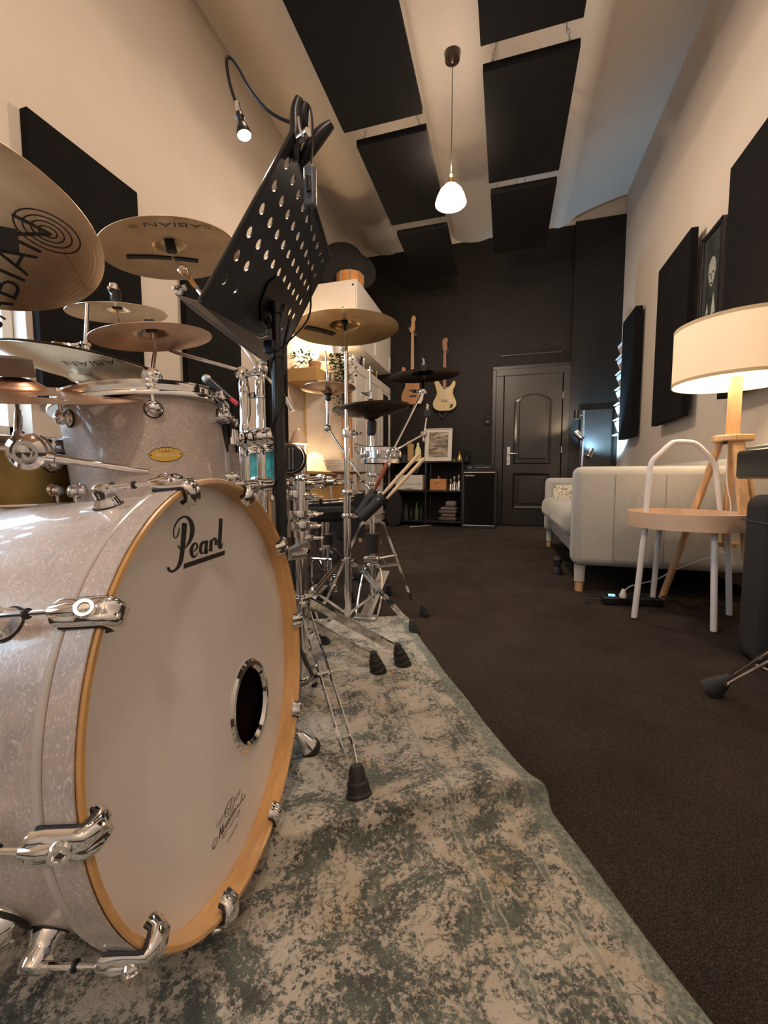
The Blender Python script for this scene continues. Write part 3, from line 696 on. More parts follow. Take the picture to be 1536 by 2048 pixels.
# ============================================================= RIGHT EDGE: keyboard, throne, stool legs
def right_edge():
    # digital piano / desk corner
    a = P(1484, 925, d=1.62)
    t = thing('keyboard', 'black keyboard instrument cut by the right edge, pale strip along its top', 'keyboard', (a.x, a.y, .0))
    z0 = P(1484, 958, d=1.62).z; z1 = P(1484, 900, d=1.62).z
    G().ab((a.x, a.y-.22, z0), (a.x+.30, a.y+.05, z1)).build('case', 'plastic', t, bevel=.014, seg=3)
    G().ab((a.x+.02, a.y-.20, z1-.001), (a.x+.29, a.y+.03, z1+.012)).build('top_strip', 'satin', t, bevel=.003)
    g = G()
    g.ab((a.x+.26, a.y-.18, .0), (a.x+.29, a.y+.04, z0)); g.build('support', 'blackmetal', t, bevel=.003)
    b = P(1512, 1130, d=1.42); 
    t2 = thing('speaker_cabinet', 'tall black padded box with rounded top at the right edge', 'speaker', (b.x+.14, b.y, 0))
    zt_ = P(1512, 990, d=1.42).z
    G().ab((b.x+.005, b.y-.06, 0), (b.x+.22, b.y+.12, zt_)).build('body', 'blackfabric', t2, bevel=.04, seg=5)
    G().ab((b.x+.003, b.y-.062, zt_-.095), (b.x+.222, b.y+.122, zt_-.090)).build('seam', 'felt', t2, smooth=0)
right_edge()
def stool():
    f = P(1440, 1395, Z=0)+V((0, 0, 0))
    hub = V((.87, 1.24, .38))
    t = thing('drum_throne', 'chrome double braced tripod with a black rubber foot at the right edge', 'stool', (hub.x, hub.y, 0))
    G().tube([(hub.x, hub.y, .05), (hub.x, hub.y, .46)], .014, 14).build('column', 'chrome', t)
    G().lathe([(0, .46), (.12, .46), (.13, .48), (.12, .51), (0, .52)], (hub.x, hub.y, 0), n=36).build('seat', 'blackfabric', t)
    G().lathe([(.014, -.02), (.024, -.02), (.024, .02), (.014, .02)], (hub.x, hub.y, .38), n=16, closed=True).build('collar', 'chrome', t)
    for k in range(3):
        d = V((f.x-hub.x, f.y-hub.y, 0)); d = MX.Rotation(k*2.094, 3, 'Z') @ d; fx = V((hub.x, hub.y, 0))+d; dn = d.normalized(); sd = dn.cross(V((0, 0, 1)))
        top = V((hub.x, hub.y, .38))+dn*.02; ft = V((fx.x, fx.y, .055))-dn*.015
        leg = G()
        for s in (-1, 1): leg.tube([top+sd*.034*s+V((0, 0, .016*s)), ft+sd*.018*s+V((0, 0, .007*s))], .0048, 10)
        lg = leg.build('leg', 'chrome', t)
        G().tube([V((hub.x, hub.y, .07)), top.lerp(ft, .78)], .0035, 8).build('brace', 'steel', lg)
        G().tube([ft-sd*.026+dn*.0, ft+sd*.026], .005, 8).build('bolt', 'chrome', lg)
        G().lathe([(0, -.012), (.010, -.012), (.014, .0), (.030, .052), (.031, .060), (0, .064)], ft+V((0, 0, .008)), (dn+V((0, 0, -1.25))), 18).build('rubber_foot', 'rubber', lg)
stool()

# ============================================================= BACK WALL: shelf, amp, guitars
YS = 5.68
def X_(px, y): return P(px, 960, Y=y).x
def shelf():
    x0, x1 = X_(770, YS), X_(926, YS); y0, y1 = YS, YB-.002
    t = thing('shelf_unit', 'low black open shelving unit against the dark back wall', 'shelf', ((x0+x1)/2, (y0+y1)/2, 0))
    xm = X_(850, YS)
    for z in (.90, .50, .075): G().ab((x0, y0, z-.022), (x1, y1, z)).build('shelf_board', 'darkdoor', t, smooth=0, bevel=.002)
    for x in (x0, xm, x1-.02):
        for y in (y0, y1-.025): G().ab((x, y, 0), (x+.02, y+.02, .88)).build('post', 'blackmetal', t, smooth=0)
    return x0, x1, xm
sx0, sx1, sxm = shelf()
def on(px, y=YS+.12): return X_(px, y)
G().ab((on(797), YS+.02, .50), (on(850)-.02, YS+.30, .70)).build('printer_body', 'white', label='x', cat='x') if False else None
def printer():
    x0, x1 = on(794), on(848); t = thing('printer', 'cream boxy printer on the middle shelf of the black unit', 'printer', ((x0+x1)/2, YS+.16, .50))
    G().ab((x0, YS+.02, .50), (x1, YS+.33, .71)).build('body', 'white', t, bevel=.012)
    G().ab((x0+.01, YS+.017, .583), (x1-.01, YS+.021, .586)).build('tray_gap', 'ink', t, smooth=0)
    G().ab(((x0+x1)/2-.05, YS+.016, .515), ((x0+x1)/2+.05, YS+.021, .533)).build('paper_slot', 'steel', t, smooth=0)
    G().ab((x1-.07, YS+.016, .60), (x1-.045, YS+.021, .606)).build('button', 'ink', t, smooth=0)
    G().ab(((x0+x1)/2-.03, YS+.016, .655), ((x0+x1)/2+.0, YS+.021, .66)).build('mark', 'greyink', t, smooth=0)
printer()
def recbox():
    x0, x1 = on(862), on(894); t = thing('wooden_box', 'orange wooden box with a cut handle on the middle shelf', 'box', ((x0+x1)/2, YS+.12, .50))
    G().ab((x0, YS+.02, .50), (x1, YS+.22, .655)).build('body', 'orange', t, bevel=.006)
    xm = (x0+x1)/2; G().prism([(xm-.05, .592), (xm-.025, .592), (xm-.02, .604), (xm+.02, .604), (xm+.025, .592), (xm+.05, .592), (xm+.05, .598), (xm+.028, .599), (xm+.022, .611), (xm-.022, .611), (xm-.028, .599), (xm-.05, .598)], (0, YS+.0205, 0), (1, 0, 0), (0, 0, 1), .002).build('handle_cut', 'ink', t, smooth=0)
    G().lathe([(0, 0), (.03, 0), (.032, .008), (.01, .02), (.008, .04), (0, .04)], (xm+.0, YS+.1, .655), n=14).build('metal_bell', 'chrome', label='small shiny metal knob object on the orange wooden box', cat='ornament')
recbox()
for k, (px, h, m) in enumerate(((901, .15, 'steel'), (909, .19, 'chrome'), (918, .21, 'steel'))):
    x = on(px); G().lathe([(0, 0), (.034, 0), (.03, h*.5), (.016, h*.62), (.022, h*.8), (.02, h), (0, h)], (x, YS+.14, .50), n=16).build('metal_jug', m, label=['short dull metal jug on the middle shelf beside the orange box', 'bright metal jug on the middle shelf between two others', 'tallest metal jug at the right end of the middle shelf'][k], cat='jug', group='metal jugs on the shelf')
# bottom shelf: bottles left, folded textiles right
lab = ['rightmost', 'x']
for k, (px, h, m) in enumerate(((800, .19, 'brass'), (812, .22, 'felt'), (822, .17, 'gunmetal'), (833, .24, 'leaf'), (842, .20, 'gunmetal'))):
    x = on(px); G().lathe([(0, 0), (.03, 0), (.032, h*.55), (.012, h*.75), (.012, h), (0, h)], (x, YS+.14, .075), n=16).build('bottle', m, label=['brass toned bottle at the left end of the bottom shelf', 'dull bottle second from the left on the bottom shelf', 'short grey bottle in the middle of the bottom shelf', 'dark green bottle, tallest on the bottom shelf', 'grey bottle beside the centre post on the bottom shelf'][k], cat='bottle', group='bottles on the bottom shelf')
fm = [mat('towel_%d' % i, c, .95, var=.15, vs=40, bmp=.3, bs=200) for i, c in enumerate(((.10, .085, .08), (.16, .10, .075), (.13, .11, .11), (.20, .15, .13), (.17, .16, .165)))]
z = .075
for k in range(5):
    w_ = [.24, .2, .25, .22, .15][k]; h = [.055, .045, .05, .04, .085][k]; xc = on(897)+(k % 2)*.012+(.04 if k == 4 else 0)
    G().box((xc, YS+.15, z+h/2), (w_, .22, h)).build('folded_textile', fm[k], bevel=h*.45, seg=4, label=['folded dark cloth at the bottom of the stack on the lower shelf', 'folded rust brown cloth, second from the bottom of the stack', 'folded grey cloth in the middle of the stack', 'folded tan cloth, fourth up in the stack', 'rolled pale grey cloth on top of the stack'][k], cat='cloth', group='folded cloths on the lower shelf'); z += h
# top of shelf: framed seascape, bottle, bells
def seascape():
    x0, x1 = X_(848, 5.9), X_(902, 5.9); z0 = .90; z1 = P(870, 856, Y=5.95).z; lean = .08
    y = 5.93
    A = V((x0, y, z0)); ux = V((1, 0, 0)); uy = V((0, lean/(z1-z0), 1)).normalized(); W_ = x1-x0; H_ = z1-z0
    t = thing('framed_seascape', 'white framed brown and white seascape picture leaning on top of the black shelf', 'picture', ((x0+x1)/2, y, z0))
    g = G(); f = .012
    for a, b, c, d in ((0, 0, f, H_), (W_-f, 0, W_, H_), (0, 0, W_, f), (0, H_-f, W_, H_)): g.prism([(a, b), (c, b), (c, d), (a, d)], A, ux, uy, .02)
    g.build('frame', 'white', t, smooth=0)
    G().prism([(f, f), (W_-f, f), (W_-f, H_-f), (f, H_-f)], A-ux.cross(uy)*.0+V((0, -.004, 0)), ux, uy, .003).build('mount', 'white', t, smooth=0)
    m, nt, b = nodes('seascape_print'); tc = nt.nodes.new('ShaderNodeTexCoord'); mp = nt.nodes.new('ShaderNodeMapping'); mp.inputs['Scale'].default_value = (3, 3, 14)
    nt.links.new(tc.outputs['Object'], mp.inputs[0]); n = noise(nt, 1.6, 6, .65, mp.outputs[0], .6)
    r = ramp(nt, n.outputs[0], [(.35, (.06, .042, .028)), (.47, (.2, .14, .09)), (.56, (.42, .36, .28)), (.68, (.55, .5, .42))]); nt.links.new(r.outputs[0], b.inputs['Base Color']); b.inputs['Roughness'].default_value = .4
    G().prism([(.055, .065), (W_-.055, .065), (W_-.055, H_-.05), (.055, H_-.05)], A+V((0, -.008, 0)), ux, uy, .003).build('print', m, t, smooth=0)
seascape()
bx = P(836, 905, Y=YS+.10)
gb = thing('glass_bottle', 'pale yellow lit glass bottle on the shelf behind the drumsticks', 'bottle', (bx.x, bx.y, .9))
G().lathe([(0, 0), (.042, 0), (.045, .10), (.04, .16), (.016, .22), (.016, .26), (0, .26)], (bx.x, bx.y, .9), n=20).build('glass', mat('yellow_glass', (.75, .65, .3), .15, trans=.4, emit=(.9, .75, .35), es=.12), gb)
bx = P(822, 905, Y=YS+.24); G().ab((bx.x-.05, bx.y-.01, .9), (bx.x+.04, bx.y+.01, 1.16)).build('small_board', 'tan', label='small tan board leaning behind the glass bottle on the shelf', cat='board', smooth=0, bevel=.003)
bx = P(808, 905, Y=YS+.12); G().lathe([(0, 0), (.04, 0), (.045, .10), (.04, .1), (.036, .01), (0, .01)], (bx.x, bx.y, .9), n=20).build('mug', 'felt', label='grey mug on the top of the black shelf, left of the bottle', cat='mug')
bx = P(818, 880, Y=YS+.30); G().ball((bx.x, bx.y, 1.16), .045, 12, (1, .6, 1.2)).tube([(bx.x, bx.y, .9), (bx.x, bx.y, 1.16)], .008, 8).build('pink_ornament', mat('dusty_pink', (.45, .2, .18), .6), label='dusty pink ornament at the back of the shelf top', cat='ornament')
bx = P(915, 915, Y=YS+.15)
G().lathe([(0, 0), (.03, 0), (.035, .03), (.02, .07), (.014, .09), (.02, .11), (0, .135)], (bx.x+.03, bx.y, .9), n=16).build('brass_figure', 'gold', label='small brass figure at the right end of the shelf top', cat='ornament')
G().lathe([(0, 0), (.028, 0), (.02, .02), (.006, .03), (0, .05)], (bx.x-.045, bx.y, .9), n=16).build('brass_bell', 'gold', label='tiny brass bell left of the brass figure', cat='bell')
tp = leafy('twig_plant', (bx.x+.11, bx.y+.15, .97), 60, .05, .12, 'small dark twiggy plant at the right end of the shelf', 'plant', size=.03)
G().lathe([(0, 0), (.03, 0), (.035, .07), (0, .07)], (bx.x+.11, bx.y+.15, .9), n=14).build('pot', 'rubber', tp)
# floor bits below the shelf
q = P(868, 1048, Z=.02); G().lathe([(0, 0), (.035, 0), (.04, .02), (.02, .045), (0, .05)], (q.x, q.y, 0), n=16).build('floor_connector', 'steel', label='round metal connector on the floor under the shelf', cat='connector')
G().tube(spline([P(820, 1054, Z=.008), P(845, 1052, Z=.006), P(862, 1050, Z=.006)], 4), .006, 8).build('floor_cable', 'whitemetal', label='short white cable on the floor in front of the shelf', cat='cable')
G().tube(spline([P(824, 938, Y=YS-.01), P(833, 945, Y=YS-.02), P(838, 935, Y=YS-.02), P(843, 928, Y=YS-.01)], 4), .004, 8).build('hook', 'steel', label='thin bent metal hook hanging below the shelf top', cat='hook')
def gigbag():
    a = X_(781, 5.6); b = X_(803, 5.6)
    poly = spline([V(p) for p in ((a, .03), (b-.02, .03), (b+.02, .18), (b, .38), (b-.06, .50), (a+.02, .52), (a-.02, .3))], 4, True)
    G().prism([tuple(p) for p in poly], (0, 5.60, 0), (1, 0, 0), (0, 0, 1), .11).xf(MX.Translation((0, 0, 0))).build('gig_bag', 'blackfabric', label='black soft bag standing between the wardrobe and the shelf', cat='bag')
gigbag()
def amp():
    x0, x1 = X_(924, 5.6), X_(994, 5.6); y0, y1 = 5.6, 5.98; z1 = P(960, 941, Y=5.6).z
    t = thing('speaker_cab', 'tall black grille speaker cabinet with white piping by the door', 'amplifier', ((x0+x1)/2, (y0+y1)/2, 0))
    G().ab((x0, y0, .0), (x1, y1, z1)).build('cabinet', 'rubber', t, bevel=.008)
    G().ab((x0+.03, y0-.003, .045), (x1-.03, y0+.001, z1-.03)).build('grille_cloth', 'foam', t, smooth=0)
    c = [V((x0+.025, y0-.003, .04)), V((x1-.025, y0-.003, .04)), V((x1-.025, y0-.003, z1-.025)), V((x0+.025, y0-.003, z1-.025))]
    g = G()
    for i in range(4): g.beam(c[i], c[(i+1) % 4], .008, .008)
    g.build('piping', 'white', t, smooth=0)
    vs, fs = text2d('Harley Benton', .05, .001, .2)
    L = G(); L.add([V((x0+.10+a*.42, y0-.005, z1-.065+b*.55)) for a, b in vs], fs); L.build('lettering', 'white', t, smooth=0, twosided=True)
    h0, h1 = X_(933, 5.62), X_(982, 5.62)
    t = thing('amp_head', 'small black amplifier head with a row of knobs on the speaker cabinet', 'amplifier', ((h0+h1)/2, 5.75, z1))
    G().ab((h0, 5.62, z1+.0), (h1, 5.85, z1+.075)).build('case', 'plastic', t, bevel=.004)
    G().ab((h0+.006, 5.617, z1+.018), (h1-.006, 5.621, z1+.062)).build('front_plate', 'gunmetal', t, smooth=0)
    kn = None
    for k in range(11):
        if k == 2: continue
        G().lathe([(.009, 0), (.007, .012), (0, .012)], (h0+.03+k*.027, 5.618, z1+.04), (0, -1, 0), 10).build('knob', 'steel', t)
amp()
def guitar(px, y, zb, ht, bodypoly, m, head, label, neckm, bass=False):
    """front elevation polygons in metres, x right, z up, from the body's lowest point"""
    x = X_(px, y) if False else P(px, 760, Y=y).x
    t = thing('electric_bass' if bass else 'electric_guitar', label, 'guitar', (x, y, zb))
    b = spline([V(p) for p in bodypoly], 4, True)
    bd = G().prism([(p.x, p.y) for p in b], (x, y, zb), (1, 0, 0), (0, 0, 1), .042).build('body', m, t, bevel=.007, seg=3)
    nb, nt_ = ht[0], ht[1]
    nk = G().add([(x-.024, y-.055, zb+nb), (x+.024, y-.055, zb+nb), (x+.019, y-.055, zb+nt_), (x-.019, y-.055, zb+nt_), (x-.024, y-.03, zb+nb), (x+.024, y-.03, zb+nb), (x+.019, y-.03, zb+nt_), (x-.019, y-.03, zb+nt_)],
            [(0, 1, 2, 3), (4, 7, 6, 5), (0, 4, 5, 1), (1, 5, 6, 2), (2, 6, 7, 3), (3, 7, 4, 0)]).build('neck', neckm, t, bevel=.002)
    hd = spline([V(p) for p in head], 3, True)
    h = G().prism([(p.x, p.y) for p in hd], (x, y-.03, zb+nt_), (1, 0, 0), (0, 0, 1), .018).build('headstock', neckm, t, bevel=.002)
    return t, x, bd, nk, h
stratbody = [(0, 0), (.09, .005), (.155, .05), (.165, .12), (.135, .19), (.118, .24), (.125, .30), (.15, .35), (.148, .40), (.12, .41), (.09, .36), (.04, .325), (-.03, .335), (-.06, .38), (-.10, .44), (-.135, .445), (-.145, .40), (-.125, .32), (-.11, .25), (-.13, .19), (-.165, .12), (-.155, .05), (-.09, .005)]
zgb = P(890, 822, Y=YB-.06).z
cream_g = mat('aged_cream_lacquer', (.66, .52, .27), .22, coat=.6)
t, x, bd, nk, h = guitar(890, YB-.05, zgb, (.30, .83), stratbody, cream_g, [(-.02, 0), (.02, 0), (.035, .03), (.03, .10), (.04, .15), (.02, .18), (-.02, .165), (-.035, .13), (-.03, .06)], 'cream double cutaway electric guitar hanging on the dark wall', mat('roasted_neck', (.30, .13, .06), .4), False)
yy = YB-.05-.043
G().prism([(p.x, p.y) for p in spline([V(p) for p in ((-.06, .34), (.035, .30), (.10, .36), (.105, .3), (.08, .22), (.12, .12), (.06, .10), (.02, .16), (-.06, .17), (-.075, .26))], 4, True)], (x, yy, zgb), (1, 0, 0), (0, 0, 1), .003).build('pickguard', mat('parchment', (.62, .50, .29), .35), t, smooth=0)
for dz in (.275, .225, .18): G().box((x, yy-.004, zgb+dz), (.085, .008, .016)).build('pickup', 'white', t, bevel=.004)
G().box((x, yy-.004, zgb+.135), (.085, .01, .022)).build('bridge', 'chrome', t, bevel=.002)
for dx, dz in ((.07, .165), (.085, .13), (.095, .095)): G().lathe([(.011, 0), (.009, .014), (0, .014)], (x+dx, yy, zgb+dz), (0, -1, 0), 12).build('knob', 'white', t)
G().box((x+.10, yy-.002, zgb+.062), (.03, .004, .06), MX.Rotation(.5, 3, 'Y')).build('jack_plate', 'ink', t, bevel=.001)
for i in range(6): G().ball((x-.04, YB-.085, zgb+.85+.026*i), .007, 8).build('tuner', 'chrome', t)
st_ = G()
for i in range(6): st_.tube([(x-.016+.0065*i, yy-.012, zgb+.14), (x-.012+.005*i, yy-.016, zgb+.84)], .0006, 4)
st_.build('strings', 'chrome', t, kind='stuff')
G().tube(spline([(x-.09, YB-.03, zgb+.01), (x-.07, YB-.03, zgb-.05), (x-.035, YB-.03, zgb-.09), (x+.01, YB-.03, zgb-.04), (x+.05, YB-.03, zgb+.005)], 5), .010, 8).build('strap', 'felt', t)
def fretdots(x, y, z0, z1, n, t, m):
    for i in range(n):
        z = z0+(z1-z0)*i/(n-1); G().lathe([(.005, 0), (.005, .0015), (0, .0015)], (x, y, z), (0, -1, 0), 10).build('inlay_dot', m, t)
zbb = P(822, 810, Y=YB-.06).z
bassbody = [(0, 0), (.10, .01), (.155, .06), (.16, .14), (.12, .21), (.10, .27), (.12, .34), (.15, .41), (.14, .46), (.10, .44), (.06, .37), (-.03, .37), (-.07, .45), (-.12, .54), (-.16, .53), (-.155, .44), (-.12, .34), (-.11, .26), (-.15, .18), (-.165, .10), (-.14, .03)]
t, x, bd, nk, h = guitar(826, YB-.05, zbb, (.35, 1.03), bassbody, mat('natural_ash_lacquer', (.42, .20, .085), .3, var=.2, vs=9, coat=.4, stretch=(5, 5, 1)), [(-.04, 0), (.02, 0), (.035, .06), (.03, .12), (.045, .17), (.035, .21), (.0, .215), (-.02, .17), (-.02, .10), (-.045, .02)], 'natural wood electric bass with a long dotted maple neck on the dark wall', mat('maple_neck', (.52, .30, .16), .4), True)
fretdots(x, YB-.107, zbb+.45, zbb+1.0, 8, t, 'ink')
for dz in (.20, .12): G().box((x+.01, YB-.097, zbb+dz), (.10, .010, .022)).build('pickup', 'ink', t, bevel=.003)
for i in range(4): G().lathe([(0, 0), (.014, 0), (.014, .006), (0, .006)], (x-.055 if i < 1 else x+.045, YB-.085, zbb+1.08+.04*i if i < 1 else zbb+.98), (0, -1, 0), 10).build('tuner', 'chrome', t) if i < 2 else None
for (gx, gz) in ((P(890, 700, Y=YB).x, zgb+.84), (P(826, 690, Y=YB).x, zbb+1.05)):
    G().box((gx+.03, YB-.02, gz-.01), (.05, .04, .07)).tube([(gx+.035, YB-.04, gz-.02), (gx+.035, YB-.12, gz-.025)], .006, 8).build('guitar_hanger', 'blackmetal', label='small wall hanger holding the %s' % ('cream guitar' if gz == zgb+.84 else 'wooden bass'), cat='hanger')

# ============================================================= WHITE CABINETS (left far corner)
XC = -1.67
def wardrobe():
    t = thing('wardrobe', 'tall white wardrobe with panelled doors in the far left corner', 'wardrobe', ((XL+XC)/2, 5.3, 0))
    y0, y1 = 4.50, YB-.004; zt_ = 2.0
    G().ab((XL+.003, y0, .06), (XC-.02, y1, zt_)).build('carcass', 'whitecab', t, smooth=0, bevel=.003)
    G().ab((XL+.003, y0+.02, 0), (XC-.05, y1, .06)).build('plinth', 'whitecab', t, smooth=0)
    n = 3; wd = (y1-y0)/n
    for i in range(n):
        a, b = y0+wd*i+.003, y0+wd*(i+1)-.003
        dr = G().ab((XC-.02, a, .07), (XC, b, zt_-.003)).build('door', 'whitecab', t, smooth=0, bevel=.003)
        for za, zb2 in ((.16, .98), (1.06, zt_-.10)):
            g = G()
            for (p, q, r, s) in ((a+.06, za, a+.075, zb2), (b-.075, za, b-.06, zb2), (a+.06, za, b-.06, za+.015), (a+.06, zb2-.015, b-.06, zb2)): g.ab((XC-.001, p, q), (XC+.007, r, s))
            g.build('moulding', 'whitecab', dr, smooth=0)
            if i == 2: G().ab((XC-.0005, a+.14, za+.05), (XC+.002, b-.14, zb2-.05)).build('dark_glass', 'hole', dr, smooth=0)
        G().ball((XC+.016, a+.03, 1.02), .013, 10).build('knob', 'steel', dr)
    # brown end panel
    G().ab((XL+.003+.42, y0-.022, .0), (XC-.01, y0-.001, 1.62)).build('end_panel', 'wood', t, smooth=0) if False else None
    return t
wardrobe()
def wallcab():
    t = thing('wall_cabinet', 'long white cabinet hung high on the wall above the wardrobe', 'cabinet', ((XL+XC)/2, 5.3, 2.2))
    y0, y1 = 4.64, YB-.004; z0, z1 = 2.21, 2.93
    G().ab((XL+.003, y0, z0), (XC-.02, y1, z1)).build('carcass', 'whitecab', t, smooth=0, bevel=.003)
    n = 2; wd = (y1-y0)/n
    for i in range(n):
        a, b = y0+wd*i+.003, y0+wd*(i+1)-.003
        dr = G().ab((XC-.019, a, z0), (XC, b, z1)).build('door', 'whitecab', t, smooth=0, bevel=.003)
        G().ab((XC, b-.06, z0+.05), (XC+.012, b-.05, z0+.22)).build('pull', 'white', dr, smooth=0)
    G().lathe([(.012, 0), (.012, .003), (0, .003)], (XC-.05, y0, z1-.06), (0, -1, 0), 12).build('cap', 'ink', t)
wallcab()
# rounded black case on the wall cabinet, wooden drum shell beside it
def bigcase():
    c = V((-2.0, 4.98, 3.22)); R = .30
    g = G(); 
    g.lathe([(0, -.13), (R*.86, -.13), (R, -.09), (R+.012, 0), (R, .09), (R*.86, .13), (0, .13)], c, V((.25, -1, .12)), 48)
    t = thing('drum_case', 'big round black soft drum case on top of the high white cabinet', 'case', (c.x, c.y, 2.93))
    g.build('case', 'blackfabric', t)
    G().lathe([(.0, .0), (.20, 0), (.215, .03), (.20, .06), (0, .06)], c+V((.20, .08, -.02)), V((.6, -1, .1)), 32).build('side_pocket', 'blackfabric', t)
bigcase()
q = P(690, 560, d=5.0)
tt = thing('wooden_drum_shell', 'orange wooden drum shell with chrome lugs beside the black case', 'drum', (-1.83, 4.80, 2.93))
G().lathe([(.15, 0), (.16, 0), (.16, .15), (.15, .15)], (-1.84, 4.86, 2.93), n=36, closed=True).build('shell', 'orange', tt)
for a in (-1.9, -1.2, -.5, .2): G().tube([(-1.84+.165*math.cos(a), 4.86+.165*math.sin(a), 2.94), (-1.84+.165*math.cos(a), 4.86+.165*math.sin(a), 3.08)], .008, 8).build('lug', 'chrome', tt)
# snare drum and odds on top of the wardrobe
def small_drum(name, c, R, H, m, label, lugs=6, cat='drum'):
    t = thing(name, label, cat, c); c = V(c)
    G().lathe([(0, 0), (R, 0), (R, H), (0, H)], c, n=36).build('shell', m, t, smooth=30)
    for z in (0, H-.01): G().lathe([(R, z-.004), (R+.01, z-.004), (R+.01, z+.014), (R, z+.014)], c, n=36, closed=True).build('hoop', 'chrome', t)
    for k in range(lugs):
        a = 2*PI*k/lugs; p = c+V(((R+.012)*math.cos(a), (R+.012)*math.sin(a), 0)); G().tube([p, p+V((0, 0, H))], .005, 6).build('lug', 'chrome', t)
    return t
small_drum('snare_drum', (-1.88, 4.95, 2.0), .17, .13, 'steel', 'grey snare drum on top of the tall white wardrobe')
small_drum('small_drum', (-1.86, 5.55, 2.0), .13, .12, 'brass', 'dark brass small drum at the far end of the wardrobe top')

# ---- desk niche: shelf box, lights, plants
def niche():
    t = thing('wooden_crate', 'tan wooden crate shelf under the high cabinet holding plants', 'crate', (-2.12, 4.35, 1.70))
    G().ab((XL+.002, 4.12, 1.70), (XL+.36, 4.48, 1.84)).build('box', 'tan', t, smooth=0, bevel=.004)
    gl_ = thing('shelf_light', 'bright bare bulb glowing under the high white cabinet', 'lamp', (XL+.12, 4.52, 2.12))
    G().ball((XL+.13, 4.56, 2.10), .05, 14).build('bulb', 'bulbglow', gl_)
    G().lathe([(.02, 0), (.02, .06), (0, .06)], (XL+.13, 4.56, 2.145), n=12).build('socket', 'white', gl_)
    bulb((XL+.19, 4.50, 2.09), 16, (1, .74, .42), .05)
    p1 = leafy('trailing_plant', (-2.18, 4.28, 1.88), 100, .10, .16, 'small leafy plant in a terracotta pot on the wooden crate', 'plant', size=.05)
    G().lathe([(0, 0), (.05, 0), (.075, .10), (.06, .10), (0, .09)], (-2.06, 4.33, 1.84), n=18).build('pot', 'terra', p1)
    # hanging ivy
    t3 = thing('hanging_ivy', 'long trailing ivy hanging down beside the white wardrobe', 'plant', (-1.80, 4.42, 2.0))
    rnd = random.Random(5); g = G(); stems = G()
    for s in range(18):
        x, y = -1.80+rnd.uniform(-.09, .12), 4.38+rnd.uniform(-.05, .05); L = rnd.choice((.2, .3, .45, .55, .62)); z = 2.06
        pts = []
        while z > 2.03-L:
            pts.append(V((x, y, z))); x += rnd.uniform(-.018, .02); y += rnd.uniform(-.015, .015); z -= .035
            for q in range(3):
                a = rnd.uniform(0, 2*PI); d = V((math.cos(a), math.sin(a), rnd.uniform(-.8, .2))).normalized(); sz = rnd.uniform(.03, .048); sv, u, _ = frame(d)
                p = V((x, y, z)); g.add([p, p+d*sz*.45+sv*sz*.36, p+d*sz, p+d*sz*.45-sv*sz*.36], [(0, 1, 2, 3)])
        if len(pts) > 1: stems.tube(pts, .002, 4)
    g.build('foliage', 'leaf', t3, smooth=0, twosided=True, kind='stuff'); stems.build('stems', 'leaf', t3)
    G().lathe([(0, 0), (.06, 0), (.08, .09), (0, .08)], (-1.80, 4.38, 2.02), n=18).build('pot', 'white', t3)
    # desk
    d = thing('desk', 'pale wooden desk along the left wall under the desk lamp', 'desk', (-2.0, 4.6, 0))
    G().ab((XL+.002, 3.60, .70), (-1.86, 4.49, .73)).build('desk_top', 'tan', d, smooth=0, bevel=.004)
    for (x, y) in ((-1.90, 3.66), (-1.90, 4.44), (XL+.05, 3.66), (XL+.05, 4.44)): G().tube([(x, y, 0), (x, y, .70)], .02, 12).build('leg', 'wood', d)
    # round side table with orange legs
    s = thing('round_side_table', 'small round wooden side table with straight wooden legs', 'side table', (-1.55, 4.05, 0))
    c = P(708, 945, d=4.25); cx, cy = c.x-.05, c.y
    G().lathe([(0, .70), (.13, .70), (.19, .72), (.19, .73), (0, .73)], (cx, cy, 0), n=36).build('top', 'tan', s)
    for a in (.2, 2.3, 4.4): G().tube([(cx+.09*math.cos(a), cy+.09*math.sin(a), .70), (cx+.11*math.cos(a), cy+.11*math.sin(a), 0)], .02, 12).build('leg', 'wood', s)
    # brown cupboard end behind the cymbal stand
    G().ab((-1.80, 4.455, .0), (-1.68, 4.495, 1.72)).build('cupboard_end', mat('brown_beech_panel', (.46, .25, .13), .5, var=.08, vs=5), smooth=0, bevel=.003, label='tall narrow brown wooden board standing against the white wardrobe end', cat='board')
    # desk lamp: pole, cone shade
    l = P(612, 944, Y=4.2); lamp = thing('desk_lamp', 'cream cone desk lamp lit over the desk, on a slim pole', 'lamp', (l.x, l.y, .73))
    G().lathe([(0, 0), (.09, 0), (.09, .012), (0, .016)], (l.x, l.y, .73), n=28).build('base', 'white', lamp)
    G().tube([(l.x, l.y, .74), (l.x, l.y, 1.06)], .009, 10).build('pole', 'white', lamp)
    k = P(597, 868, Y=4.1)
    G().tube([(l.x, l.y, 1.06), V((k.x, k.y, k.z+.06))], .008, 10).build('arm', 'white', lamp)
    sb = P(597, 888, Y=4.1); ht = .13
    G().lathe([(.105, 0), (.055, ht), (.03, ht+.02), (.028, ht+.017), (.052, ht-.002), (.102, 0)], (sb.x, sb.y, sb.z), n=32, closed=True).build('shade', 'paleply', lamp)
    G().lathe([(0, .004), (.095, .004), (0, .006)], (sb.x, sb.y, sb.z), n=28).build('diffuser', mat('lit_lamp_disc', (1, .9, .7), .5, emit=(1, .8, .5), es=9), lamp)
    bulb((sb.x, sb.y, sb.z-.03), 4.5, (1, .7, .36), .05)
    # curved white object, basket
    c = P(637, 930, Y=4.3)
    poly = [(p.x, p.y) for p in spline([V(p) for p in ((-.15, 0), (-.14, .16), (-.08, .215), (.0, .215), (.07, .16), (.11, .04), (.19, .012), (.19, 0))], 4)]
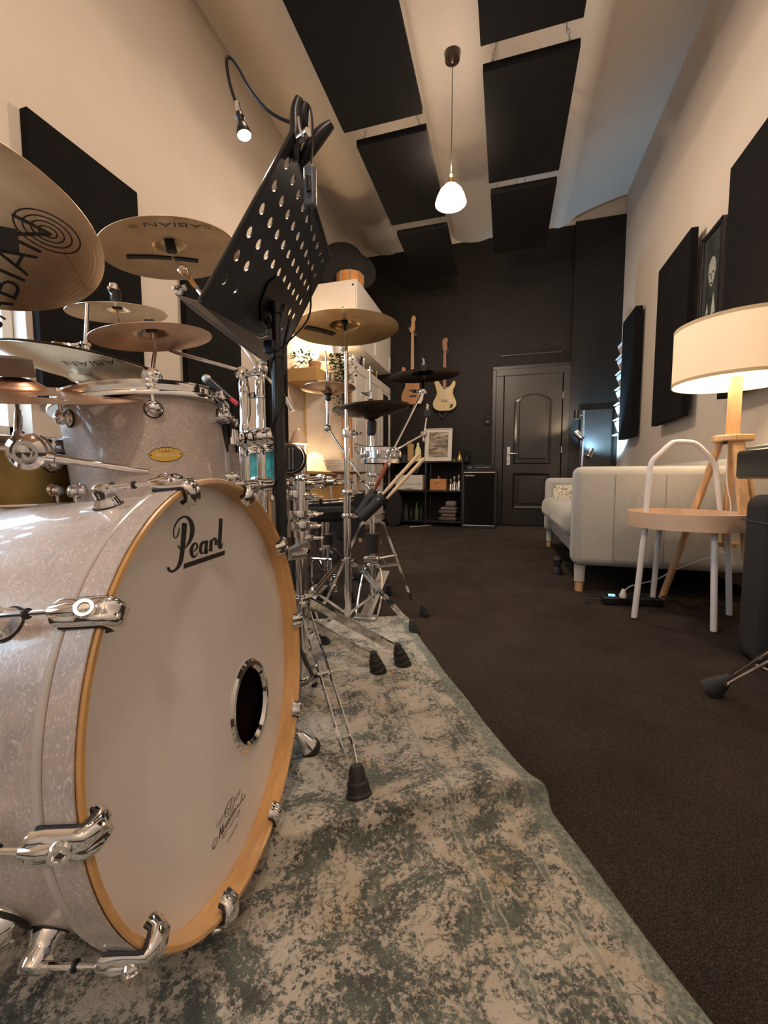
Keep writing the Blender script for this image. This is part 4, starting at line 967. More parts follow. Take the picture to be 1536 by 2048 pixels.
    G().prism(poly, (c.x, c.y, .73), (1, 0, 0), (0, 0, 1), .014).build('bookend', 'white', smooth=0, bevel=.003, label='rounded cream board standing on the desk behind the lamp pole', cat='bookend')
    b = P(678, 940, Y=4.0); bt = thing('wicker_basket', 'cream woven basket on the desk, partly behind the cymbal stand', 'basket', (b.x, b.y, .73))
    g = G()
    for i in range(7): g.loop([V((b.x+(.12+.012*i*.6)*math.cos(q), b.y+(.09+.008*i*.6)*math.sin(q), .74+.017*i)) for q in [2*PI*k/20 for k in range(20)]], .005, 5)
    for k in range(20):
        q = 2*PI*k/20; g.tube([(b.x+.12*math.cos(q), b.y+.09*math.sin(q), .735), (b.x+.165*math.cos(q), b.y+.12*math.sin(q), .85)], .004, 5)
    g.build('weave', 'white', bt)
    cp = P(655, 935, Y=4.35); G().lathe([(.02, 0), (.012, .02), (.012, .05), (.03, .08), (.028, .08), (0, .055)], (cp.x, cp.y, .73), n=16).build('small_goblet', 'terra', label='tiny terracotta goblet on the desk beside the basket', cat='goblet')
    ph = P(663, 775, X=XL+.004); tph = thing('wall_photos', 'small dark photo print pinned to the cream wall', 'photo', ph)
    G().ab((XL, ph.y-.07, ph.z-.10), (XL+.006, ph.y+.07, ph.z+.10)).build('print', mat('dark_photo', (.08, .05, .035), .4, var=.6, vs=30), tph, smooth=0)
    pl = P(611, 800, X=XL+.03); G().tube([(pl.x, pl.y, .735), (pl.x, pl.y, 1.75)], .016, 12).build('wall_pipe', 'tan', label='thin tan vertical pipe on the cream wall above the desk', cat='pipe')
niche()
# ============================================================= RUG
E0 = P(1420, 2048, Z=0); E1 = P(820, 1250, Z=0)
RD = (E1-E0).normalized(); RN = V((-RD.y, RD.x, 0))       # along the right edge, and in from it
def smooth(a, b, x):
    t = max(0, min(1, (x-a)/(b-a))); return t*t*(3-2*t)
RS = -.9; RE = (E1-E0).length+.10
def rug():
    org = E0.copy()
    m = MX((-RN*-1, RD, V((0, 0, 1)))).transposed().to_4x4(); 
    m = MX((RN, RD, RN.cross(RD))).transposed().to_4x4(); m.translation = org
    W_, n, k = 1.75, 150, 110; vs = []
    ys = [RS+(RE-RS)*j/n for j in range(n+1)]
    fine = [.25+.0035*i for i in range(45)]; ys = sorted(set([y for y in ys if not .25 < y < .41]+fine)); n = len(ys)-1
    xs = [0, .004, .01, .02, .035]+[.05+(W_-.05)*(i/k)**1.3 for i in range(k+1)]; k2 = len(xs)-1
    sg = -1 if RN.cross(RD).z < 0 else 1
    for y in ys:
        for x in xs:
            yr = y-.335-.012*math.sin(x*9+1)+.02*x       # the long fold across the rug
            rid = .050*math.exp(-(yr/.011)**2) if yr < 0 else .050*math.exp(-(yr/.10)**2)
            rid *= (.75+.25*math.sin(x*6+.5))*(.55+.45*smooth(0, .12, x))
            wav = .0025*(1+math.sin(7*x+3*y))*(1+math.sin(5*y+1))
            z = .012+rid+wav
            ed = -.014*math.exp(-(yr/.025)**2)+.003*math.sin(y*8)+.0015*math.sin(y*23)
            if x < .02: z = .001+(z-.001)*(1-(1-x/.02)**2)**.5
            xx = x+ed*max(0, 1-x/.2)
            vs.append(V((xx, y, z*sg)))
    w1 = k2+1
    fs = [(j*w1+i, j*w1+i+1, (j+1)*w1+i+1, (j+1)*w1+i) for j in range(n) for i in range(k2)]
    g = G().add(vs, fs)
    return g.build('rug', 'rug', world=False, M0=m, smooth=80, twosided=True, label='faded teal and cream oriental rug under the drum kit, with a raised fold', cat='rug')
rug()

# ============================================================= BASS DRUM
BC = V((-.38, .525, .3494)); az, ti = .1938, .0985
BN = V((math.cos(az)*math.cos(ti), math.sin(az)*math.cos(ti), math.sin(ti)))
BU = V((0, 0, 1)).cross(BN).normalized(); BV = BN.cross(BU)
BM = MX((BU, BV, BN)).transposed().to_4x4(); BM.translation = BC
def bl(x, y, off=-.0326):
    q = plane_hit(x, y, BC+BN*off, BN)-BC; return V((q.dot(BU), q.dot(BV)))
def bass_drum():
    t = thing('bass_drum', 'white pearl bass drum with maple hoop and large black script logo, closest to the camera', 'drum', mat4=BM)
    B = lambda g, n, m, p=t, **k: g.build(n, m, p, world=False, **k)
    sh = B(G().openlathe([(.2795, -.036), (.2795, -.45)], n=128), 'shell', 'pearl', twosided=True)
    B(G().openlathe([(.272, -.45), (.272, -.036)], n=96), 'inner_shell', mat('dark_inside_wood', (.07, .032, .014), .5), sh, twosided=True)
    R, r = .295, .2865
    hp = B(G().lathe([(R-.0006, -.002), (R-.002, 0), (r+.002, 0), (r, -.002), (r, -.042), (R-.004, -.042), (R-.004, -.0345), (R-.0022, -.0335), (R-.0022, -.0045)], n=160, closed=True), 'front_hoop', 'hoopwood')
    B(G().lathe([(R-.001, -.0048), (R+.0002, -.0055), (R+.0002, -.0325), (R-.001, -.0332)], n=160, closed=True), 'hoop_wrap', 'pearl', hp)
    B(G().lathe([(R-.005, -.0345), (R-.0014, -.0355), (R-.0003, -.037), (R-.0003, -.043), (R-.0014, -.0445), (R-.006, -.0448)], n=160, closed=True), 'hoop_bead', mat('grey_hoop_bead', (.50, .45, .42), .25, coat=.8), hp)
    rh = B(G().lathe([(R, -.45), (R, -.495), (r, -.495), (r, -.45)], n=96, closed=True), 'rear_hoop', 'hoopwood')
    B(G().lathe([(0, -.468), (r, -.468), (r, -.47), (0, -.47)], n=64), 'rear_head', 'snarehead')
    # front head with its port hole
    pc_ = bl(501, 1407); pr = .068
    bm = bmesh.new(); n1, n2 = 96, 48
    a = [bm.verts.new((.2864*math.cos(2*PI*i/n1), .2864*math.sin(2*PI*i/n1), -.033)) for i in range(n1)]
    b = [bm.verts.new((pc_.x+pr*.97*math.cos(2*PI*i/n2), pc_.y+pr*.97*math.sin(2*PI*i/n2), -.033)) for i in range(n2)]
    es = [bm.edges.new((a[i], a[(i+1) % n1])) for i in range(n1)]+[bm.edges.new((b[i], b[(i+1) % n2])) for i in range(n2)]
    bmesh.ops.triangle_fill(bm, edges=es, use_beauty=True); bmesh.ops.recalc_face_normals(bm, faces=bm.faces)
    me = bpy.data.meshes.new('front_head'); bm.to_mesh(me); bm.free(); me.materials.append(M['head'])
    hd = bpy.data.objects.new('front_head', me); COL.objects.link(hd); hd.parent = t; MW[hd.name] = BM
    prof = [(pr-.009, -.001), (pr-.004, .0045), (pr+.003, .0045), (pr+.0075, .001), (pr+.0075, -.001), (pr-.006, -.003), (pr-.009, -.012)]
    B(G().lathe([(q[0], q[1]) for q in prof], (pc_.x, pc_.y, -.033), n=72, closed=True), 'port_ring', 'chrome', label='chrome oval port ring')
    # ---- script logo: strokes measured on the photo, laid on the head plane
    Z0 = -.0326
    sc = 150/1536
    def q1(p): u = bl(320+p[0]*sc, 1020+p[1]*sc); return V((u.x, u.y, Z0))
    lg = G()
    def stroke(pts, ws, k=5):
        cp = spline([V((a, b, w_)) for (a, b), w_ in zip(pts, ws)], k)
        vs, fs = ribbon([(c.x, c.y) for c in cp], [c.z for c in cp]); lg.add([q1(v) for v in vs], fs)
    def poly(pts): lg.add([q1(p) for p in pts], [tuple(range(len(pts)))])
    stroke([(505, 268), (490, 480), (470, 720), (450, 900), (425, 1050), (370, 1170), (290, 1245), (220, 1255), (178, 1210), (170, 1165)], [100, 102, 98, 92, 84, 66, 48, 50, 56, 40])
    stroke([(392, 362), (388, 440), (360, 525), (318, 575), (285, 535), (283, 430), (320, 300), (390, 195), (465, 145), (530, 138), (600, 185), (650, 285), (665, 410), (650, 530), (610, 640), (560, 720), (520, 780)], [16, 24, 24, 20, 22, 26, 30, 36, 40, 46, 68, 88, 94, 84, 66, 40, 22])
    stroke([(372, 722), (392, 770), (425, 800)], [24, 30, 22])
    stroke([(690, 850), (745, 800), (765, 735), (735, 685), (690, 700), (655, 770), (645, 860), (665, 935), (705, 960), (745, 925), (772, 875)], [26, 36, 40, 40, 46, 66, 76, 66, 44, 26, 16])
    stroke([(900, 640), (855, 690), (832, 780), (835, 860), (862, 895)], [36, 60, 66, 62, 36])
    stroke([(885, 648), (925, 655), (925, 700)], [34, 46, 50]); stroke([(965, 620), (950, 720), (935, 850), (955, 880), (990, 810)], [48, 66, 66, 46, 18]); stroke([(862, 895), (890, 880), (915, 820)], [30, 26, 20])
    stroke([(1050, 610), (1045, 720), (1038, 850)], [64, 70, 74]); stroke([(1062, 660), (1090, 600), (1130, 590), (1150, 640), (1140, 720)], [20, 40, 54, 60, 58])
    stroke([(1247, 175), (1238, 400), (1225, 620), (1218, 730), (1235, 775), (1265, 740), (1283, 670)], [76, 74, 74, 70, 56, 34, 14])
    poly([(490, 1100), (1330, 825), (1326, 918), (486, 1207)])
    lg.build('script_logo', 'ink', hd, world=False, smooth=0, twosided=True, label='large black script logo')
    # ---- small engraved script low on the head
    l2 = G(); s2 = 100/1365
    def q2(p): u = bl(410+p[0]*s2, 1560+p[1]*s2); return V((u.x, u.y, Z0))
    def st2(pts, w_=9, k=4):
        cp = spline([V(p) for p in pts], k); vs, fs = ribbon([(c.x, c.y) for c in cp], w_); l2.add([q2(v) for v in vs], fs)
    def st2a(pts, w_=9): st2(pts, w_)
    st2([(760, 470), (640, 620), (560, 820), (530, 960), (570, 1005), (650, 950), (740, 790), (800, 610), (800, 500), (760, 470)], 14)
    st2([(575, 800), (560, 900), (590, 930), (640, 820), (600, 770), (690, 790), (710, 620), (690, 780)], 14); st2([(740, 500), (720, 600), (770, 560)], 9)
    st2([(820, 480), (890, 390), (930, 330), (960, 240)], 9); st2([(840, 560), (900, 450), (940, 380), (965, 300)], 10); st2([(860, 500), (850, 540), (880, 520)], 9)
    st2([(510, 960), (430, 1080), (340, 1190), (330, 1280), (400, 1230), (430, 1130), (500, 1080)], 10)
    st2([(215, 1880), (280, 1800), (345, 1640), (330, 1570), (260, 1640), (210, 1800), (225, 1870)], 12); st2([(210, 1885), (245, 1860), (270, 1830)], 36)
    st2([(425, 1290), (415, 1450), (395, 1600)], 24); st2([(425, 1300), (440, 1400), (460, 1490), (480, 1330), (490, 1180)], 20); st2([(490, 1200), (500, 1320), (510, 1420)], 18)
    for i, (x, y) in enumerate(((560, 1290), (610, 1200), (660, 1110), (715, 1010), (765, 920), (815, 840))):
        st2([(x-25, y+50), (x-20, y-40), (x+15, y-60), (x+20, y+20), (x+30, y-60)], 17)
    st2([(880, 760), (900, 690), (930, 700)], 22); st2([(930, 690), (990, 590), (1005, 480), (1020, 370)], 18); st2([(1000, 540), (1040, 540), (1080, 460), (1095, 400)], 20)
    st2([(470, 1600), (540, 1420), (680, 1300), (760, 1130), (850, 960), (950, 810)], 11); st2([(480, 1600), (560, 1500), (590, 1430)], 8); st2([(880, 1020), (930, 900), (960, 800)], 8)
    st2([(590, 1720), (700, 1540), (805, 1360)], 13); st2([(822, 1320), (900, 1195)], 15)
    l2.build('engraved_script', 'greyink', hd, world=False, smooth=0, twosided=True, label='small dark script mark')
    # ---- claws, rods, lugs
    def arc(pts, wd):                                     # profile in (radial, axial), extruded tangentially with rounded shoulders
        g = G(); m = len(pts); secs = [(-wd/2, .0), (-wd/2*.8, .0035), (-wd/2*.45, .0062), (-wd*.12, .0050), (wd*.12, .0050), (wd/2*.45, .0062), (wd/2*.8, .0035), (wd/2, .0)]
        vs = []
        for s, lift in secs:
            for (r_, z_, nr, nz) in pts: vs.append(V((r_+nr*lift, s, z_+nz*lift)))
        for s, lift in secs:
            for (r_, z_, nr, nz) in pts: vs.append(V((r_-nr*.002, s*.98, z_-nz*.002)))
        K = len(secs); fs = []
        for o_ in (0, K*m):
            for i in range(K-1):
                for j in range(m-1): a = o_+i*m+j; fs.append((a, a+1, a+m+1, a+m) if o_ == 0 else (a+m, a+m+1, a+1, a))
        for j in range(m-1):
            fs.append((j, j+1, K*m+j+1, K*m+j)); a = (K-1)*m+j; fs.append((a, a+1, K*m+a+1, K*m+a))
        for i in range(K-1):
            fs.append((i*m, (i+1)*m, K*m+(i+1)*m, K*m+i*m)); fs.append((i*m+m-1, (i+1)*m+m-1, K*m+(i+1)*m+m-1, K*m+i*m+m-1))
        return g.add(vs, fs)
    cp = [(R+.006, -.040, 1, -.6), (R+.0065, -.036, 1, 0), (R+.0045, -.028, 1, 0), (R+.0035, -.018, 1, 0), (R+.0035, -.004, 1, .2), (R+.003, .003, .8, .7), (R-.002, .0065, 0, 1), (R-.009, .0065, 0, 1), (R-.018, .004, -.3, 1), (R-.023, -.005, -1, .3)]
    claw = B(arc(cp, .028), 'claw', 'chrome', smooth=50)
    gp = [(R+.0025, -.038, 1, 0), (R+.002, -.02, 1, 0), (R+.0016, -.002, 1, 0), (R+.0012, .0025, .7, .7), (R-.006, .003, 0, 1), (R-.0145, .001, -.6, .6), (R-.0175, -.006, -1, 0)]
    gk = B(arc(gp, .0305), 'claw_gasket', 'rubber', claw, smooth=50); gk.scale = (1, 1, 1)
    B(G().lathe([(0, 0), (.0088, 0), (.0092, .004), (.0078, .0062), (.0052, .0062), (.0045, .003), (0, .002)], (R+.0085, 0, -.0125), (1, 0, .55), 18).tube([(R+.0085, 0, -.046), (R+.0088, 0, -.028), (R+.008, 0, -.016)], [.0055, .0075, .006], 12), 'key_head', 'chrome', claw)
    RZ = -.114
    rod = B(G().tube([(R+.0085, 0, -.048), (R+.0085, 0, RZ+.012)], .0026, 10).tube([(R+.0085, 0, -.074), (R+.0085, 0, RZ+.01)], .0034, 10), 'tension_rod', 'chrome')
    B(G().lathe([(.0030, -.0010), (.0052, -.0010), (.0052, .0010), (.0030, .0010)], (R+.0085, 0, -.070), n=14, closed=True), 'rod_washer', 'rubber', rod)
    lug = B(G().lathe([(.0165, 0), (.0160, .004), (.0135, .009), (.0125, .014), (.0135, .020), (.0120, .027), (.008, .030), (0, .031)], (.279, 0, RZ), (1, 0, 0), 24).tube([(R+.0085, 0, RZ-.010), (R+.0085, 0, RZ+.014)], .0072, 14), 'lug', 'chrome', smooth=40)
    B(G().lathe([(.0166, 0), (.0182, 0), (.0182, .0016), (.0166, .0016)], (.279, 0, RZ), (1, 0, 0), 24, closed=True), 'lug_gasket', 'rubber', lug)
    an = [math.radians(q) for q in (-3.5, 33, 69, 105.5, 144.5, 180.5, 213, 247, 282, 320)]
    for o in (claw, rod, lug):
        o.rotation_euler.z = an[0]
        for k in range(1, 10): dup(o, an[k])
    # vent badge on the shell side is out of view; spurs
    tip = P(622, 1500, Z=.012)
    tl = BM.inverted() @ tip
    s0 = V((.285*math.cos(math.radians(-28)), .285*math.sin(math.radians(-28)), -.10))
    for sgn in (1, -1):
        a = V((s0.x*sgn, s0.y, s0.z)); b = V((tl.x*sgn, tl.y, tl.z)) if sgn > 0 else V((-abs(tl.x)*1.0, tl.y+.0, -.04))
        d = (b-a).normalized()
        if sgn < 0: a = V((.285*math.cos(math.radians(205)), .285*math.sin(math.radians(205)), -.14)); b = a+V((-.13, -.02, -.16)); b.y = tl.y+.03; d = (b-a).normalized()
        sp = B(G().tube([a-d*.02, b-d*.05], .0065, 14), 'spur', 'chrome')
        B(G().lathe([(0, 0), (.009, 0), (.012, .006), (.024, .048), (.0, .048)], b-d*.060, d, 22), 'spur_cone', 'gunmetal' if False else 'chrome', sp)
        B(G().lathe([(.0235, 0), (.0255, .002), (.0255, .015), (.014, .021), (0, .021)], b-d*.014, d, 22), 'rubber_tip', 'rubber', sp)
        br = B(G().lathe([(.024, -.006), (.024, .0), (.020, .010), (.014, .016), (0, .018)], a*1.0+V((0, 0, .0)), (a.x, a.y, 0), 26), 'spur_bracket', 'chrome')
        B(G().lathe([(.024, -.004), (.027, -.004), (.027, .0), (.024, .0)], a, (a.x, a.y, 0), 26, closed=True), 'bracket_gasket', 'rubber', br)
        B(G().tube([a+V((0, -.0, .024)), a+V((0, 0, -.024))], .009, 14), 'hinge_barrel', 'steel', br)
bass_drum()

# ============================================================= generic drum
def drum(name, label, top, axis, R, H, shellm, n, a0, hoopm='chrome', lug='ball', xdir=None, headm='snarehead', badge=None, bottom=True, rodn=True):
    """z axis points to the batter head; origin at the centre of the batter rim"""
    m4 = axmat(top, axis, xdir); t = thing(name, label, 'drum', mat4=m4)
    B = lambda g, nm, m, p=t, **k: g.build(nm, m, p, world=False, **k)
    B(G().openlathe([(R, -.016), (R, -H+.016)], n=96), 'shell', shellm, twosided=True)
    B(G().lathe([(0, -.006), (R-.001, -.006), (R+.001, -.010), (R+.001, -.018), (R-.002, -.018)], n=96), 'batter_head', headm, twosided=True)
    B(G().lathe([(0, -H+.006), (R-.001, -H+.006), (R+.001, -H+.010), (R+.001, -H+.018)], n=96), 'resonant_head', headm, twosided=True)
    hp = [(R+.001, -.020), (R+.0030, -.004), (R+.0015, .005), (R+.004, .0085), (R+.0095, .0075), (R+.0105, .004), (R+.0068, .0), (R+.0058, -.008), (R+.0085, -.0125), (R+.0175, -.0140), (R+.0185, -.0175), (R+.0175, -.0225), (R+.004, -.0235)]
    B(G().lathe(hp, n=96, closed=True), 'top_hoop', hoopm, smooth=30)
    B(G().lathe([(a, -H-b) for a, b in hp], n=96, closed=True), 'bottom_hoop', hoopm, smooth=30)
    rr = R+.013
    def rodpair(z1, z2): return G().tube([(rr, 0, z1), (rr, 0, z2)], .0032, 8).lathe([(0, .0), (.0055, 0), (.0055, .007), (0, .007)], (rr, 0, z1-.004), n=8).lathe([(0, .0), (.008, 0), (.008, .005), (0, .005)], (rr, 0, z1-.013), n=10)
    rod = B(rodpair(.004, -H/2 if lug == 'tube' else -.045), 'tension_rod', 'chrome')
    g = G().lathe([(0, .0), (.0055, 0), (.0055, .007), (0, .007)], (rr, 0, -H-.003), n=8).tube([(rr, 0, -H), (rr, 0, -H+.045)], .0032, 8)
    rod2 = B(g, 'lower_rod', 'chrome')
    if lug == 'ball':
        def lg(z): return G().lathe([(.0155, 0), (.0155, .004), (.0115, .007), (.0105, .011), (.0125, .0165), (.0105, .022), (.006, .025), (0, .0255)], (R, 0, z), (1, 0, 0), 20).tube([(rr, 0, z-.011), (rr, 0, z+.011)], .0078, 12)
        parts = [B(lg(-.048), 'lug', 'chrome', smooth=40)]
        B(G().lathe([(.0155, 0), (.0175, 0), (.0175, .0015), (.0155, .0015)], (R, 0, -.048), (1, 0, 0), 20, closed=True), 'lug_gasket', 'rubber', parts[0])
        if bottom: parts.append(B(lg(-H+.048), 'lower_lug', 'chrome', smooth=40))
    else:
        g = G().tube([(rr, 0, -.022), (rr, 0, -H+.022)], .0055, 12)
        for z in (-.035, -H/2, -H+.035): g.lathe([(.006, -.008), (.0085, -.008), (.0085, .008), (.006, .008)], (rr, 0, z), n=12, closed=True).lathe([(.0, 0), (.006, 0), (.006, .012)], (R, 0, z), (1, 0, 0), 10)
        parts = [B(g, 'lug', 'chrome')]
    for o in parts+[rod, rod2]:
        o.rotation_euler.z = a0
        for k in range(1, n): dup(o, a0+2*PI*k/n)
    if badge:
        px, py, bw, bh = badge
        # badge on the shell facing the viewer
        q = P(px, py, d=(m4.translation-CAMP).dot(FW)-R*.9); l = m4.inverted() @ q; an = math.atan2(l.y, l.x); zc = l.z
        def cyl(u, v_, off): return V(((R+off)*math.cos(an+u/R), (R+off)*math.sin(an+u/R), zc+v_))
        def disc(a, b, off, rings=5, n_=40):
            g = G(); vs = [cyl(0, 0, off)]
            for r_ in range(1, rings+1): vs += [cyl(a*r_/rings*math.cos(2*PI*i/n_), b*r_/rings*math.sin(2*PI*i/n_), off) for i in range(n_)]
            fs = [(0, 1+i, 1+(i+1) % n_) for i in range(n_)]+[(1+(r_-1)*n_+i, 1+r_*n_+i, 1+r_*n_+(i+1) % n_, 1+(r_-1)*n_+(i+1) % n_) for r_ in range(1, rings) for i in range(n_)]
            return g.add(vs, fs)
        b0 = B(disc(bw/2+.0012, bh/2+.0012, .0006), 'badge', 'ink', twosided=True, label='oval gold badge with black edge')
        b1 = B(disc(bw/2, bh/2, .0010), 'gold_plate', 'gold', b0, twosided=True)
        vs, fs = text2d('Masterworks', .0085, 0, .3)
        B(G().add([cyl(a*1.0+.002, b-.001, .0014) for a, b in vs], fs), 'badge_script', mat('pale_engraving', (.8, .7, .5), .4), b0, smooth=0, twosided=True)
        g = G()
        for s in (-1, 0, 1):
            rp = [(s*.006+.006*math.cos(2*PI*i/16), .0095+.0045*math.sin(2*PI*i/16)) for i in range(17)]; v2, f2 = ribbon(rp, .0006); g.add([cyl(a, b, .0014) for a, b in v2], f2)
        B(g, 'badge_emblem', 'greyink', b0, smooth=0, twosided=True)
        for s in (-1, 1): B(G().lathe([(.0012, 0), (.0012, .001), (0, .001)], cyl(s*(bw/2-.003), 0, .001), (math.cos(an), math.sin(an), 0), 8), 'rivet', 'ink', b0)
    return t, m4
def tri_stand_legs(t, base, hubz, feet, lower=.06, m='chrome', fs_=1.0, foot='rubber', fw=.0115):
    """double braced flat-strip legs"""
    b = V((base[0], base[1], 0))
    for f in feet:
        f = V((f[0], f[1], 0)); d = (f-b); L = d.length; dn = d.normalized(); sd = dn.cross(V((0, 0, 1)))
        ft = V((f.x, f.y, .046*fs_))-dn*.014*fs_
        top = b+V((0, 0, hubz))+dn*.025
        knee = top+dn*.03+V((0, 0, -.02)); k2 = ft-dn*.05+V((0, 0, .028)); mid = knee.lerp(k2, .52)
        leg = G()
        for s in (-1, 1):
            o = [sd*s*.007, sd*s*.012, sd*s*.012, sd*s*.012, sd*s*.005]
            pts = [top, knee, mid, k2, ft]
            for i in range(4): leg.beam(pts[i]+o[i], pts[i+1]+o[i+1], fw, .0026, dn.cross(sd))
        lg = leg.build('leg', m, t, smooth=0)
        low = b+V((0, 0, lower))+dn*.02
        br = G()
        for s in (-1, 1): br.beam(low+sd*s*.012, mid+sd*s*.009, .010, .0022, dn.cross(sd))
        br.build('brace', m, lg, smooth=0)
        G().tube([mid-sd*.018, mid+sd*.018], .004, 8).build('pin', m, lg); G().tube([top-sd*.012, top+sd*.012], .0045, 8).build('pin', m, lg)
        fo = G().lathe([(r_*(.6+.4*fs_), h_*fs_) for r_, h_ in ((0, -.006), (.009, -.006), (.0125, .0), (.014, .010), (.0165, .012), (.0175, .022), (.020, .024), (.021, .036), (.0235, .038), (.0235, .050), (0, .052))], V((f.x, f.y, .052*fs_))-dn*.014*fs_, (dn*.32+V((0, 0, -1))), 20)
        fo.build('rubber_foot', foot, lg, smooth=30)
    G().lathe([(.014, -.012), (.027, -.012), (.027, .012), (.014, .012)], b+V((0, 0, hubz)), n=20, closed=True).build('leg_collar', m, t)
    G().lathe([(.014, -.010), (.022, -.010), (.022, .010), (.014, .010)], b+V((0, 0, lower)), n=20, closed=True).build('lower_collar', m, t)
def wingnut(c, ax, s=1.0):
    a, b, z = frame(ax); c = V(c); g = G().lathe([(0, 0), (.007*s, 0), (.006*s, .010*s), (.004*s, .014*s), (0, .014*s)], c, ax, 12)
    for k in (-1, 1):
        pts = [c+z*.004*s, c+z*.010*s+a*.010*s*k, c+z*.020*s+a*.016*s*k, c+z*.024*s+a*.012*s*k, c+z*.014*s+a*.006*s*k]; g.tube(spline(pts, 3), .0032*s, 6)
    return g
def clampring(c, ax, r, h, side, s=1.0):
    a = V(side).normalized(); c = V(c)
    g = G().lathe([(r*.9, -h/2), (r+.006*s, -h/2), (r+.0075*s, -h/4), (r+.0075*s, h/4), (r+.006*s, h/2), (r*.9, h/2)], c, ax, 20, closed=True)
    g.box(c+a*(r+.010*s), (.014*s, .014*s, h*.9)).tube([c+a*(r+.0)+V((0, 0, 0)), c+a*(r+.022*s)], .006*s, 10)
    n = wingnut(c+a*(r+.020*s), a, s); g.add(n.v, n.f); return g
def tilter(c, view, r=.017, w_=.022):
    """round ratchet seen face on, axis = view"""
    g = G().lathe([(0, -w_/2), (r*.9, -w_/2), (r, -w_/2+.002), (r, -.002), (r*.93, 0), (r, .002), (r, w_/2-.002), (r*.86, w_/2), (r*.7, w_/2+.002), (r*.62, w_/2-.001), (r*.45, w_/2-.001), (r*.38, w_/2+.005), (0, w_/2+.007)], c, view, 30)
    return g
def section_tubes(base, secs):
    """secs: (z0, z1, radius)"""
    g = G()
    for z0, z1, r in secs: g.lathe([(0, z0), (r, z0), (r, z1-.001), (r-.001, z1), (0, z1)], (base[0], base[1], 0), n=20)
    return g

